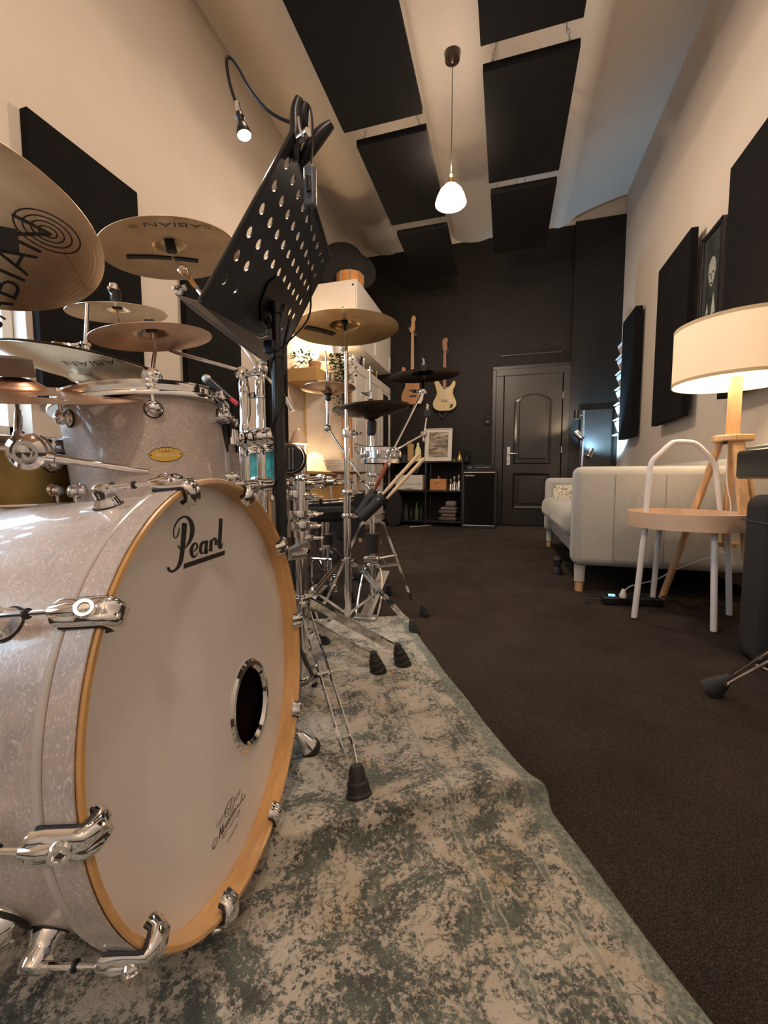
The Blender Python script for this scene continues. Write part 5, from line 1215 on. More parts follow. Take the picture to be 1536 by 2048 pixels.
# ============================================================= CYMBALS
def cyprof(R, bell=.0, bowh=None, inv=1):
    rb = R*.28 if not bell else bell; hb = rb*.42; H = R*.085 if bowh is None else bowh
    pts = [(.006, H+hb), (rb*.35, H+hb*.93), (rb*.65, H+hb*.70), (rb*.88, H+hb*.32), (rb*1.0, H+.001), (rb*1.15, H*.965)]
    for k in range(1, 8):
        t = k/7; r = rb*1.15+(R-rb*1.15)*t; pts.append((r, H*.965*(1-t**1.7)))
    return pts
def surf(prof, r):
    for (a, za), (b, zb_) in zip(prof, prof[1:]):
        if a <= r <= b: return za+(zb_-za)*(r-a)/(b-a)
    return prof[-1][1]
def cymbal(label, c, n, R, m, name='crash_cymbal', inv=1, bell=0, bowh=None, texts=(), group=None, tape=None, holes=False, edge_at=True):
    """c = centre of the rim plane; inv=-1 mounts it bell down"""
    m4 = axmat(c, n, RT); t = thing(name, label, 'cymbal', mat4=m4, group=group)
    pr = [(r, h*inv) for r, h in cyprof(R, bell, bowh)]; th = .0012
    if holes:
        # perforated: rings of open round holes
        n_ = 96; bm = bmesh.new(); g = G()
        out = [(r, h+th) for r, h in pr]; 
    B = lambda g, nm, mm, p=t, **k: g.build(nm, mm, p, world=False, **k)
    up_ = [(r, h+th) for r, h in pr]; dn = [(r, h) for r, h in pr][::-1]
    if not holes:
        B(G().lathe(up_+dn, n=112, closed=True), 'plate', m, smooth=40)
    else:
        ng, nr_ = 160, 60; r0, r1 = pr[0][0], R; hs = [(R*.60, k*PI/4+.2, .019) for k in range(8)]+[(R*.80, k*PI/6, .0105) for k in range(12)]
        rs = [r0+(r1-r0)*i/nr_ for i in range(nr_+1)]; keep = []
        def inside(r, a): return any(math.hypot(r*math.cos(a)-hr*math.cos(ha), r*math.sin(a)-hr*math.sin(ha)) < hd_ for hr, ha, hd_ in hs)
        vs = []
        for s in (th, 0):
            for r in rs:
                for k in range(ng): a = 2*PI*k/ng; vs.append(V((r*math.cos(a), r*math.sin(a), surf(pr, r)+s)))
        NN = ng*(nr_+1); fs = []
        op = set()
        for i in range(nr_):
            for k in range(ng):
                if inside((rs[i]+rs[i+1])/2, 2*PI*(k+.5)/ng): op.add((i, k))
        for i in range(nr_):
            for k in range(ng):
                if (i, k) in op: continue
                a, b, c_, d = i*ng+k, i*ng+(k+1) % ng, (i+1)*ng+(k+1) % ng, (i+1)*ng+k
                fs.append((a, d, c_, b)); fs.append((NN+a, NN+b, NN+c_, NN+d))
                if (i+1, k) in op or i == nr_-1: fs.append((d, c_, NN+c_, NN+d))
                if (i-1, k) in op or i == 0: fs.append((a, b, NN+b, NN+a))
                if (i, (k+1) % ng) in op: fs.append((b, c_, NN+c_, NN+b))
                if (i, (k-1) % ng) in op: fs.append((a, d, NN+d, NN+a))
        B(G().add(vs, fs), 'plate', m, smooth=40)
    # lettering printed on the face towards the viewer
    nn = V(n).normalized(); below = (CAMP-V(c)).dot(nn) < 0; fn = -nn if below else nn; off = (-.0004 if below else th+.0004)
    for tx in texts:
        s, (ax_, ay_), (bx_, by_), hgt, mm = tx[:5]; fl = tx[5] if len(tx) > 5 else 0
        A = plane_hit(ax_, ay_, V(c), nn); Bq = plane_hit(bx_, by_, V(c), nn); dx = (Bq-A); L = dx.length; dx.normalize(); dy = fn.cross(dx)
        if s == 'rings':
            g = G(); mid = (A+Bq)/2
            for q in (1, .74, .5, .28):
                rp = [(L/2*q*math.cos(2*PI*i/28), L/2*q*math.sin(2*PI*i/28)) for i in range(29)]; v2, f2 = ribbon(rp, L*.028)
                loc = [m4.inverted() @ (mid+dx*a+dy*b) for a, b in v2]; g.add([V((p.x, p.y, surf(pr, math.hypot(p.x, p.y))+off)) for p in loc], f2)
        else:
            vs, fs = text2d(s, 1.0, -.012, .0); x0 = min(v[0] for v in vs); x1 = max(v[0] for v in vs); y0 = min(v[1] for v in vs); y1 = max(v[1] for v in vs)
            mid = (A+Bq)/2; loc = []
            for a, b in vs:
                u = (a-(x0+x1)/2)/(x1-x0)*L; v_ = (b-(y0+y1)/2)/(y1-y0)*hgt+.0; loc.append(m4.inverted() @ (mid+dx*u+dy*v_))
            g = G().add([V((p.x, p.y, surf(pr, math.hypot(p.x, p.y))+off)) for p in loc], fs)
        B(g, 'lettering' if s != 'rings' else 'emblem', mm, smooth=0, twosided=True)
    if tape:
        (ax_, ay_), (bx_, by_), wd = tape; A = m4.inverted() @ plane_hit(ax_, ay_, V(c), nn); Bq = m4.inverted() @ plane_hit(bx_, by_, V(c), nn)
        pts = [(A.x+(Bq.x-A.x)*i/12, A.y+(Bq.y-A.y)*i/12) for i in range(13)]; v2, f2 = ribbon(pts, wd)
        vs = [V((a, b, surf(pr, math.hypot(a, b))+off*2)) for a, b in v2]; vs2 = [v+V((0, 0, -.002 if below else .002)) for v in vs]; k = len(vs)
        B(G().add(vs+vs2, f2+[tuple(i+k for i in f) for f in f2]), 'damping_tape', 'rubber', smooth=0, twosided=True)
    return t, m4, pr
def toppings(t_name, label, c, n, up_=.035, dn=.04, m='blackmetal', wing=True, R=.012):
    pass
def felts(stand, m4, pr, below=.03, above=.03, wing=True, sleeve='rubber', rr=.013):
    """felt washers and rod of a stand through a cymbal's bell"""
    h = pr[0][1]; B = lambda g, nm, mm: g.build(nm, mm, stand)
    X = lambda v: m4 @ V(v)
    nz = (m4.to_3x3() @ V((0, 0, 1)))
    B(G().lathe([(0, 0), (rr, 0), (rr, .010), (0, .010)], X((0, 0, h-.0115)), nz, 20), 'lower_felt', sleeve)
    B(G().lathe([(0, 0), (rr, 0), (rr*.95, .014), (0, .014)], X((0, 0, h+.002)), nz, 20), 'upper_felt', 'felt')
    B(G().tube([X((0, 0, h-below)), X((0, 0, h+above))], .0035, 10), 'cymbal_rod', 'chrome')
    if wing:
        w_ = wingnut(X((0, 0, h+.016)), nz, 1.1); B(w_, 'wing_nut', 'chrome')
    return X((0, 0, h-below))
ENG = 'ink'
VB = (CAMP-V((-.5, 1, .8))).normalized()
def boomstand(name, label, base, secs, hub, feet, lower=.06, cat='cymbal stand', group=None, collars=(), fs_=1.0, fw=.0115):
    t = thing(name, label, cat, (base[0], base[1], 0), group)
    section_tubes(base, secs).build('column', 'chrome', t)
    tri_stand_legs(t, base, hub, feet, lower, fs_=fs_, fw=fw)
    for i, (z, r, h, side) in enumerate(collars): clampring((base[0], base[1], z), (0, 0, 1), r, h, side).build('height_clamp', 'chrome', t)
    return t
def xy(p): return (p.x, p.y)

# ---- 1: rack tom on the bass drum ------------------------------------------------
tomtop = P(290, 806, d=.93)
TN = (V((0, 0, 1))+RT*-.02+V((-.10, -.02, 0))).normalized()
tom, TM4 = drum('rack_tom', 'white pearl rack tom with gold oval badge above the bass drum', tomtop, TN, .158, .235, 'pearl', 6, math.radians(-57), badge=(338, 905, .058, .026), xdir=RT)
# isolation mount on its right side
g = G(); A = P(438, 832, d=.93)
g.tube(spline([P(425, 838, d=.90), P(452, 842, d=.95), P(468, 850, d=1.0), P(470, 900, d=1.02)], 5), .007, 10)
g.beam(P(440, 836, d=.93), P(468, 842, d=1.0), .022, .005, (0, 0, 1)).beam(P(468, 838, d=1.0), P(474, 965, d=1.02), .02, .006, RT)
g.tube([P(462, 860, d=.99), P(464, 890, d=.99)], .012, 12)
g.build('suspension_mount', 'chrome', tom)
G().beam(P(449, 850, d=.96), P(452, 905, d=.97), .006, .02, RT).build('rubber_isolator', 'rubber', tom)
G().box(P(458, 862, d=.985), (.02, .02, .03)).build('mount_pad', 'rubber', tom)

# ---- 2: brass snare drum at the far left -----------------------------------------
btop = P(20, 884, d=.95); bs, BS4 = drum('brass_snare_drum', 'dull brass snare drum with chrome hoops at the left edge below the window', btop, (0.03, -.03, 1), .178, .150, 'brass', 10, .15, lug='ball', xdir=RT)
bst = thing('snare_stand', 'chrome snare stand under the dull brass drum at the left edge', 'stand', (btop.x, btop.y, 0))
section_tubes(btop, [(.05, .45, .013), (.45, .60, .009)]).build('column', 'chrome', bst)
for k in range(3):
    a = 2*PI*k/3+.5; d = V((math.cos(a), math.sin(a), 0)); g = G().beam(V((btop.x, btop.y, .60)), V((btop.x, btop.y, .63))+d*.192, .012, .006)
    g.tube([V((btop.x, btop.y, .63))+d*.195, V((btop.x, btop.y, .67))+d*.197], .007, 10); g.build('basket_arm', 'chrome', bst)
tri_stand_legs(bst, btop, .28, [(btop.x+.26*math.cos(a), btop.y+.26*math.sin(a)) for a in (2.4, 4.2, .5)])

# ---- cymbals, with the stands that carry them ------------------------------------
# A: big crash, top left
cA = V((-.994, .545, 1.105)); nA = V((-.225, .182, 1))
tA, mA, pA = cymbal('largest bronze crash cymbal, tilted, cut by the left edge of the photo', cA, nA, .24, 'cym',
    texts=[('SABIAN', (-34, 650), (66, 462), .062, ENG), ('rings', (66, 500), (128, 452), 0, ENG), ('sabian cymbals', (175, 585), (128, 512), .007, 'greyink')])
bA = V((-1.06, .30, 0))
sA = thing('cymbal_stand', 'chrome boom cymbal stand just beyond the left edge, holding the largest crash', 'cymbal stand', bA)
section_tubes(bA, [(.04, .55, .0145), (.5, .98, .0115)]).build('column', 'chrome', sA); tri_stand_legs(sA, bA, .30, [(-1.3, .2), (-.92, .05), (-1.08, .56)])
e = felts(sA, mA, pA, .05); G().tube([e, V((bA.x, bA.y, .97))], .007, 12).build('boom_arm', 'chrome', sA); tilter(e, VB).build('tilter', 'chrome', sA)
# foam mute tucked under the big crash
q0 = mA @ V((0, 0, 0)); h = surf(pA, .06)
G().beam(P(-30, 470, d=.715), P(36, 482, d=.735), .038, .006, RT.cross(FW)).build('foam_strip', 'blackfabric', label='dark grey foam strip under the bell of the largest crash', cat='foam')

# B: crash two (second from left, above the splashes)
cB = V((-1.016, 1.118, 1.35)); nB = V((-.131, -.127, 1))
tB, mB, pB = cymbal('bronze crash cymbal with black tape strip and upside down lettering, left of the music stand', cB, nB, .203, 'cym',
    texts=[('SABIAN', (422, 457), (289, 457), .027, ENG), ('rings', (258, 459), (278, 459), 0, ENG)], tape=((255, 520), (398, 530), .019), bell=.048)
# C splash, D small cymbal
cC = V((-1.078, .972, 1.116)); nC = V((-.019, -.161, 1))
tC, mC, pC = cymbal('small pale splash cymbal, topmost of the two small ones on the left', cC, nC, .127, 'cympale', 'splash_cymbal')
cD = V((-.864, .876, .997)); nD = V((-.091, -.134, 1))
tD, mD, pD = cymbal('small rose bronze cymbal below the pale splash, over the rack tom', cD, nD, .14, 'cymrose', 'splash_cymbal', texts=[('SABIAN', (372, 668), (340, 664), .006, ENG)])
# E: hi-hat pair on the left
cE = V((-1.036, .828, .930)); nE = V((.088, .039, 1))
tE, mE, pE = cymbal('lower hi-hat cymbal, bell down, with upside down lettering at the left', cE, nE, .178, 'cympale', 'hihat_cymbal', inv=-1, texts=[('SABIAN', (247, 722), (130, 708), .020, ENG)], bell=.042, bowh=.030, group=None)
mE2 = mE.copy(); cE2 = cE+V(nE).normalized()*.006
tE2, mE2, pE2 = cymbal('upper hi-hat cymbal lying on the pale lower one at the left', cE2, nE, .176, 'cymdark', 'hihat_cymbal', bowh=.012)
# F: perforated crash, edge-on
cF = V((-.837, .537, .793)); nF = V((.14, -.205, 1))
tF, mF, pF = cymbal('copper coloured cymbal with round holes, nearly edge on at the left', cF, nF, .205, 'cymrose', 'effects_cymbal', bowh=.006, bell=.05, holes=True)
# G: small cymbal behind the tom
cG = V((-1.174, 1.094, .931)); nG = V((.039, .062, 1))
tG, mG, pG = cymbal('pale small cymbal half hidden behind the rack tom', cG, nG, .13, 'cympale', 'splash_cymbal')
# H: centre crash
cH = V((-.672, 1.714, 1.282)); nH = V((-.034, -.028, 1))
tH, mH, pH = cymbal('wide golden crash cymbal on the straight stand in the middle of the photo', cH, nH, .23, 'cymgold', bell=.06, tape=((612, 660), (668, 676), .03))
# I: small hats
cI = V((-.795, 1.81, 1.066)); nI = V((-.023, -.002, 1))
tI, mI, pI = cymbal('small brown cymbal, lower of the pair, in front of the desk niche', cI-V((0, 0, .004)), nI, .127, 'cymrose', 'hihat_cymbal', inv=-1, bowh=.014)
tI2, mI2, pI2 = cymbal('small brown cymbal, upper of the pair, in front of the desk niche', cI, nI, .125, 'cymdark', 'hihat_cymbal', bowh=.016)
# J: hi-hat
cJ = V((-.595, 1.836, .963)); nJ = V((-.07, -.023, 1))
tJ, mJ, pJ = cymbal('lower cymbal of the dark hi-hat pair, bell down, centre', cJ, nJ, .178, 'cymdark', 'hihat_cymbal', inv=-1, bowh=.030, bell=.045)
tJ2, mJ2, pJ2 = cymbal('upper cymbal of the dark hi-hat pair in the centre', cJ+V((0, 0, .005)), nJ, .177, 'cymdark', 'hihat_cymbal', bowh=.012)
# K: dark cymbal on a boom
k_ = 1.95/2.22; cK = CAMP+(V((-.427, 2.236, 1.194))-CAMP)*k_; nK = V((-.046, -.053, 1))
tK, mK, pK = cymbal('black cymbal on a slanted boom in front of the guitars', cK, nK, .19*k_, 'cymblack', bell=.05)

# ---- stand T1 and T2 (the chrome cluster behind the rack tom) -----------------------
T1 = P(490, 900, d=1.22); T2 = P(522, 900, d=1.30)
zz = lambda y, d: P(500, y, d=d).z
s1 = boomstand('cymbal_stand', 'chrome boom stand left of the black music stand pole, its arm reaching left', xy(T1), [(.03, zz(975, 1.22), .016), (zz(975, 1.22), zz(850, 1.22), .0138), (zz(850, 1.22), zz(765, 1.22), .0118)], .30, [xy(P(757, 1350, Z=0)), (T1.x-.30, T1.y+.12), (T1.x-.14, T1.y-.26)], fs_=1.4, fw=.020)
c = P(485, 748, d=1.22)
tilter(c, VB, .020, .03).build('tilter', 'chrome', s1); wingnut(c+RT*.012, RT, 1.3).build('wing_nut', 'chrome', s1)
G().lathe([(.0105, 0), (.013, .005), (.014, .03), (.010, .04), (0, .04)], (T1.x, T1.y, zz(790, 1.22)), n=16).build('top_sleeve', 'chrome', s1)
e = felts(s1, mC, pC, .05, .05); arm = P(352, 705, d=1.19)
G().tube([c+RT*.03, arm, P(255, 668, d=1.2)], .0052, 12).build('boom_arm', 'chrome', s1)
G().tube([e, P(255, 668, d=1.2)], .005, 10).build('riser', 'chrome', s1)
G().lathe([(0, 0), (.013, 0), (.013, .028), (0, .028)], mC @ V((0, 0, pC[0][1]+.01)), (0, 0, 1), 16).build('cymbal_topper', 'rubber', s1)
G().lathe([(0, 0), (.012, 0), (.010, .016), (0, .016)], mC @ V((0, 0, pC[0][1]+.038)), (0, 0, 1), 12).build('topper_nut', 'chrome', s1)
wingnut((T1.x, T1.y, zz(860, 1.22))+RT*.015 if False else V((T1.x, T1.y, zz(860, 1.22)))+RT*.015, RT, 1.3).build('wing_nut', 'chrome', s1)
s2 = boomstand('cymbal_stand', 'chrome boom stand directly behind the black music stand pole', xy(T2), [(.03, zz(960, 1.3), .016), (zz(960, 1.3), zz(840, 1.3), .0138), (zz(840, 1.3), zz(772, 1.3), .0122)], .32, [xy(P(806, 1336, Z=0)), (T2.x-.36, T2.y+.2), (T2.x-.26, T2.y-.22)], fs_=1.5, fw=.022)
c = P(521, 738, d=1.30); tilter(c, VB, .021, .03).build('tilter', 'chrome', s2); tilter(c+V((.012, 0, .016)), VB, .009, .03).build('tilter_bolt', 'steel', s2)
G().lathe([(.0115, 0), (.015, .004), (.015, .05), (.011, .06), (0, .06)], (T2.x, T2.y, zz(800, 1.3)), n=16).build('top_sleeve', 'chrome', s2)
G().tube([V((T2.x, T2.y, zz(772, 1.3))), c], .009, 12).build('neck', 'chrome', s2)
wingnut(V((T2.x, T2.y, zz(792, 1.3)))-RT*.015, -RT, 1.6).build('wing_nut', 'chrome', s2)
ct = P(395, 578, d=1.29); cu = P(366, 540, d=1.29)
G().tube([c, ct], .0065, 12).build('boom_arm', 'chrome', s2); G().tube([P(571, 795, d=1.32), P(585, 822, d=1.33)], [.0065, .0085], 12).build('boom_tail', 'chrome', s2)
G().tube([c, P(578, 808, d=1.33)], .0055, 10).build('boom_rear', 'chrome', s2)
e = felts(s2, mB, pB, .055, .03); G().tube([e, cu], .005, 10).build('riser', 'chrome', s2)
tilter(cu, VB, .015, .024).build('tilter', 'chrome', s2); G().beam(cu, ct, .026, .014, VB).build('tilter_body', 'chrome', s2)
wingnut(P(372, 574, d=1.28), RT*-1+V((0, 0, -.4)), 1.3).build('wing_nut', 'chrome', s2)
G().lathe([(0, 0), (.016, 0), (.015, .035), (0, .035)], mB @ V((0, 0, pB[0][1]-.036)), (mB.to_3x3() @ V((0, 0, 1))), 16).build('cymbal_sleeve', 'rubber', s2)
# clamps tying the rack together
def multiclamp(name, a, b, label, r=.016):
    t = thing(name, label, 'clamp', (a+b)/2); d = (b-a)
    G().tube([a, a+d*.25, a+d*.27, a+d*.48, a+d*.50, a+d*.55, a+d*.75, b], [r*1.0, r*1.05, r*.7, r*.7, r*1.1, r*.8, r*1.0, r*1.0], 16).build('clamp_bar', 'chrome', t, smooth=25)
    for k in (.12, .38, .62, .88):
        c = a+d*k; G().lathe([(r*.9, -.010), (r+.006, -.008), (r+.007, 0), (r+.006, .008), (r*.9, .010)], c, d, 18, closed=True).build('clamp_ring', 'chrome', t)
    for k in (.3, .7): wingnut(a+d*k+V((0, 0, -r)), (0, 0, -1), 1.2).build('wing_nut', 'chrome', t)
    return t
multiclamp('rack_clamp', P(462, 878, d=1.16), P(545, 872, d=1.22), 'upper chrome multi clamp between the stands and the rack tom', .019)
multiclamp('rack_clamp', P(488, 972, d=1.14), P(660, 962, d=1.42), 'lower chrome clamp bar crossing behind the black music stand pole', .018)
T3 = P(464, 930, d=1.14); G().tube([V((T3.x, T3.y, .05)), V((T3.x, T3.y, P(464, 893, d=1.14).z))], .0115, 16).build('chrome_post', 'chrome', label='ribbed chrome post nearest the rack tom', cat='post')
# stand T4: column to the right of the pole and its near leg
B4 = P(605, 1405, Z=0)
s4 = boomstand('cymbal_stand', 'chrome stand right of the bass drum, near leg on the rug in front', xy(B4), [(.03, .40, .0105), (.33, P(592, 1075, d=1.15).z, .013), (P(592, 1075, d=1.15).z, P(590, 962, d=1.15).z, .0165)], .30, [xy(P(722, 1640, Z=0)), (B4.x-.36, B4.y+.1), (B4.x-.22, B4.y+.26)], fs_=1.6)
g = G(); a = P(577, 1110, d=1.08); b = P(655, 1090, d=1.2)
g.beam(P(575, 1108, d=1.06), P(615, 1088, d=1.12), .022, .02, (0, 0, 1)).tube([P(578, 1112, d=1.06), P(608, 1108, d=1.1)], .012, 14); g.build('side_bracket', 'satin', s4)
for px in (600, 612): G().box(P(px, 1103, d=1.1), (.014, .014, .018)).build('lock_nut', 'chrome', s4, bevel=.003)
for (px, py) in ((580, 990), (588, 1030), (592, 1052)): clampring(P(px+6, py, d=1.15), (0, 0, 1), .014, .026, RT).build('height_clamp', 'chrome', s4)
for (px, d_, r) in ((606, 1.35, .012), (606, 1.36, .015)):
    pass
s5b = P(607, 1040, d=1.36)
t5 = thing('clamp_stand', 'short stout chrome column with stacked collars right of the music stand pole', 'stand', (s5b.x, s5b.y, 0))
section_tubes(s5b, [(.0, .40, .012), (.40, .52, .021), (.52, .60, .016), (.60, .66, .022)]).build('column', 'chrome', t5)
for z in (.45, .53, .585, .62): clampring((s5b.x, s5b.y, z), (0, 0, 1), .018, .02, RT).build('collar', 'chrome', t5)
a = V((s5b.x, s5b.y, 0)); tri_stand_legs(t5, a, .22, [(a.x-.02, a.y+.20), (a.x-.2, a.y+.02), (a.x-.05, a.y-.20)])

# D small cymbal arm
nk2 = thing('cymbal_holder', 'chrome arm with round ratchet under the small rose cymbal', 'cymbal arm', cD)
e = felts(nk2, mD, pD, .055, .02, False); c = P(303, 752, d=1.03); tilter(c, VB, .020, .022).build('tilter', 'chrome', nk2)
G().tube([e, c], [.0045, .0065], 12).build('riser', 'chrome', nk2); G().tube([c, P(365, 785, d=1.08), P(470, 842, d=1.17)], .0055, 12).build('arm', 'chrome', nk2)
# F arm: heavy ratchet at the left, arm running right over the bass drum
fa = thing('cymbal_holder', 'chrome boom arm with big round ratchet crossing in front of the rack tom', 'cymbal arm', P(60, 905, d=.70))
e = felts(fa, mF, pF, .06, .03, False)
c = P(60, 903, d=.70); G().tube([e, P(36, 862, d=.715), P(40, 885, d=.70)], [.0058, .0062, .008], 14).build('riser', 'chrome', fa)
tilter(c, VB, .030, .028).build('tilter', 'chrome', fa, smooth=40)
G().tube([P(38, 868, d=.712), P(42, 895, d=.70), P(60, 918, d=.70)], [.009, .013, .016], 14).build('tilter_housing', 'steel', fa)
G().tube([P(82, 912, d=.70), P(110, 917, d=.71)], [.011, .0095], 14).tube([P(108, 917, d=.71), P(137, 921, d=.725)], .0085, 14).tube([P(137, 921, d=.725), P(296, 944, d=.80)], .0068, 14).tube([P(292, 943, d=.80), P(470, 962, d=1.08)], .0055, 12).build('arm', 'chrome', fa)
G().lathe([(0, 0), (.034, 0), (.032, .030), (.012, .034), (0, .034)], mF @ V((0, 0, pF[0][1]+.002)), V(nF), 28).build('rubber_boss', mat('brown_rubber_boss', (.10, .07, .05), .7), fa)
# E hi-hat stand
bE = V((cE.x, cE.y, 0))
sE = boomstand('hihat_stand', 'chrome hi-hat stand carrying the lettered pale hi-hats at the left', xy(bE), [(.03, .45, .013), (.45, cE.z-.085, .0105)], .26, [(bE.x-.28, bE.y+.05), (bE.x+.2, bE.y+.26), (bE.x+.12, bE.y-.28)], cat='hi-hat stand')
X = lambda m4, z: m4 @ V((0, 0, z))
G().lathe([(.0105, -.03), (.017, -.028), (.017, -.016), (.020, -.014), (.020, -.002), (.013, 0), (0, 0)], X(mE, pE[0][1]-.002), V(nE), 24).build('seat_cup', 'steel', sE)
G().tube([X(mE, -.06), X(mE, .155)], .0045, 12).build('pull_rod', 'chrome', sE)
G().tube([V((bE.x, bE.y, cE.z-.10)), X(mE, pE[0][1]-.03)], .0105, 14).build('upper_tube', 'satin', sE)
G().lathe([(.006, .016), (.012, .016), (.013, .026), (.010, .034), (.009, .050), (.012, .052), (.012, .058), (0, .058)], X(mE, 0), V(nE), 18).build('clutch', 'chrome', sE)
wingnut(X(mE, .044)-RT*.008, -RT, 2.1).build('clutch_wing_nut', 'chrome', sE)
wingnut(X(mE, -.075)-RT*.012, -RT, 1.4).build('wing_nut', 'chrome', sE)
# G small stand
bG = V((cG.x, cG.y, 0)); sG = boomstand('cymbal_stand', 'plain chrome stand behind the rack tom under the half hidden cymbal', xy(bG), [(.03, .5, .013), (.5, cG.z-.02, .008)], .28, [(bG.x-.26, bG.y-.1), (bG.x+.26, bG.y+.05), (bG.x, bG.y+.28)])
felts(sG, mG, pG, .05, .025)

# ---- H: straight cymbal stand in the centre --------------------------------------
bH = P(697, 1243, Z=0); bH = V((cH.x+.004, cH.y, 0)); dH = (bH-CAMP).dot(FW)
zH = lambda y: P(690, y, d=(V((cH.x, cH.y, .6))-CAMP).dot(FW)).z
sH = boomstand('cymbal_stand', 'straight chrome cymbal stand in the centre of the photo', xy(bH), [(.02, zH(985), .0165), (zH(985), zH(870), .0125), (zH(870), zH(715), .0085)], zH(1122), [xy(P(829, 1268, Z=0)), (bH.x-.20, bH.y-.26), (bH.x-.10, bH.y+.30)], lower=.05)
for y_, r, h in ((1032, .0165, .02), (985, .0165, .024), (868, .012, .035)): clampring((bH.x, bH.y, zH(y_)), (0, 0, 1), r, h, RT, 1.2).build('height_clamp', 'chrome', sH)
c = V((bH.x-.006, bH.y, zH(703))); tilter(c-RT*.006, VB, .013, .02).build('tilter', 'chrome', sH)
e = felts(sH, mH, pH, .07, .025); G().tube([V((bH.x, bH.y, zH(715))), V((bH.x, bH.y, zH(695))), e], [.0085, .007, .005], 12).build('neck', 'chrome', sH)
G().lathe([(0, -.05), (.006, -.05), (.007, -.02), (.015, -.018), (.015, -.012), (0, -.012)], mH @ V((0, 0, pH[0][1])), V(nH), 20).build('sleeve', 'rubber', sH)
# ---- J: hi-hat stand with pedal -----------------------------------------------------
bJ = V((cJ.x+.005, cJ.y, 0)); dJ = (V((cJ.x, cJ.y, .6))-CAMP).dot(FW); zJ = lambda y: P(742, y, d=dJ).z
sJ = boomstand('hihat_stand', 'chrome hi-hat stand with footboard pedal in the centre', xy(bJ), [(.02, zJ(1040), .0135), (zJ(1040), zJ(850), .0115)], zJ(1040), [xy(P(851, 1232, Z=0)), (bJ.x-.26, bJ.y-.12), (bJ.x-.02, bJ.y+.36)], lower=zJ(1135), cat='hi-hat stand')
G().tube([V((cJ.x, cJ.y, .1)), V((cJ.x-.004, cJ.y, zJ(738)))], .0035, 10).build('pull_rod', 'chrome', sJ)
G().lathe([(.012, -.06), (.019, -.058), (.021, -.02), (.021, -.008), (.013, 0), (0, 0)], X(mJ, pJ[0][1]), (0, 0, 1), 24).build('seat_cup', 'rubber', sJ)
G().lathe([(.004, .018), (.013, .018), (.014, .042), (.009, .046), (.009, .068), (0, .068)], X(mJ, 0), (0, 0, 1), 18).build('clutch', 'rubber', sJ)
G().lathe([(.0095, .045), (.0095, .075), (0, .075)], X(mJ, 0), (0, 0, 1), 14).build('clutch_collar', 'chrome', sJ); wingnut(X(mJ, .068)-RT*.006, -RT, 1.4).build('clutch_wing_nut', 'chrome', sJ)
G().lathe([(.011, -.12), (.016, -.12), (.019, -.11), (.018, -.085), (.013, -.075)], X(mJ, 0), (0, 0, 1), 20, closed=True).build('tube_collar', 'rubber', sJ)
pd = thing('hihat_pedal', 'silver footboard pedal on the carpet at the hi-hat stand', 'pedal', (bJ.x, bJ.y-.02, 0))
yd = V((0, 1, 0)); c0 = V((bJ.x, bJ.y, 0))
G().beam(c0+V((0, -.10, .028)), c0+V((0, .20, .17)), .055, .008, (1, 0, 0)).build('footboard', 'satin', pd, smooth=0, bevel=.002)
G().box(c0+V((0, -.10, .018)), (.105, .055, .024)).build('heel_plate', 'satin', pd, bevel=.005)
for s in (-1, 1): G().tube(spline([c0+V((s*.05, -.09, .02)), c0+V((s*.055, -.04, .10)), c0+V((s*.045, .0, .20)), c0+V((s*.02, .01, .245))], 5), .0045, 8).build('frame_rod', 'chrome', pd)
G().box(c0+V((0, -.012, .27)), (.075, .035, .028)).build('cross_block', 'steel', pd, bevel=.006)
G().lathe([(.014, 0), (.028, 0), (.028, .09), (.014, .09)], c0+V((0, 0, .30)), n=18, closed=True).build('spring_housing', 'rubber', pd)
fJ = P(851, 1232, Z=0); G().tube([c0+V((.0, -.012, .27)), c0.lerp(V((fJ.x, fJ.y, 0)), .46)+V((0, 0, .29))], .0065, 10).build('link_bar', 'steel', pd)
# small chrome rimmed drum on the hi-hat column
tq = P(759, 900, d=dJ-.03); tq = V((cJ.x+.045, cJ.y, zJ(899)))
tb = thing('jingle_ring', 'chrome rimmed jingle ring clamped round the hi-hat stand column', 'tambourine', tq)
for z in (0, -.052): G().lathe([(.078, -.012), (.088, -.014), (.088, .004), (.083, .008), (.078, .006)], tq+V((0, 0, z)), n=48, closed=True).build('ring', 'chrome', tb)
for k in range(8):
    a = 2*PI*k/8+.2; G().lathe([(0, -.016), (.008, -.014), (.011, 0), (.008, .014), (0, .016)], tq+V((.085*math.cos(a), .085*math.sin(a), -.024)), n=12).build('jingle', 'chrome', tb)
G().lathe([(.078, -.046), (.080, -.046), (.080, -.006), (.078, -.006)], tq, n=48, closed=True).build('shell', 'steel', tb)
# K boom: from clamp up to dark cymbal
kb = thing('cymbal_holder', 'long slanted chrome boom arm holding the black cymbal', 'cymbal arm', tq)
e = felts(kb, mK, pK, .05, .03); c = P(845, 783, d=1.93); a = P(766, 940, d=1.80)
G().tube([a, c], .0052, 12).build('arm', 'chrome', kb); tilter(c, VB, .017, .024).build('tilter', 'chrome', kb); wingnut(c-RT*.015, -RT, 1.2).build('wing_nut', 'chrome', kb)
G().beam(c, P(838, 808, d=1.93), .024, .012, VB).build('tilter_body', 'chrome', kb); G().tube([c, e], .0058, 10).build('riser', 'chrome', kb)
for (px, py) in ((786, 912), (776, 930), (790, 900)): G().box(P(px, py, d=1.80), (.024, .02, .018)).build('clamp', 'chrome', kb, bevel=.005)
kc = thing('cymbal_holder', 'short empty chrome cymbal post with black felts beside the slanted boom', 'cymbal arm', P(850, 870, d=1.84))
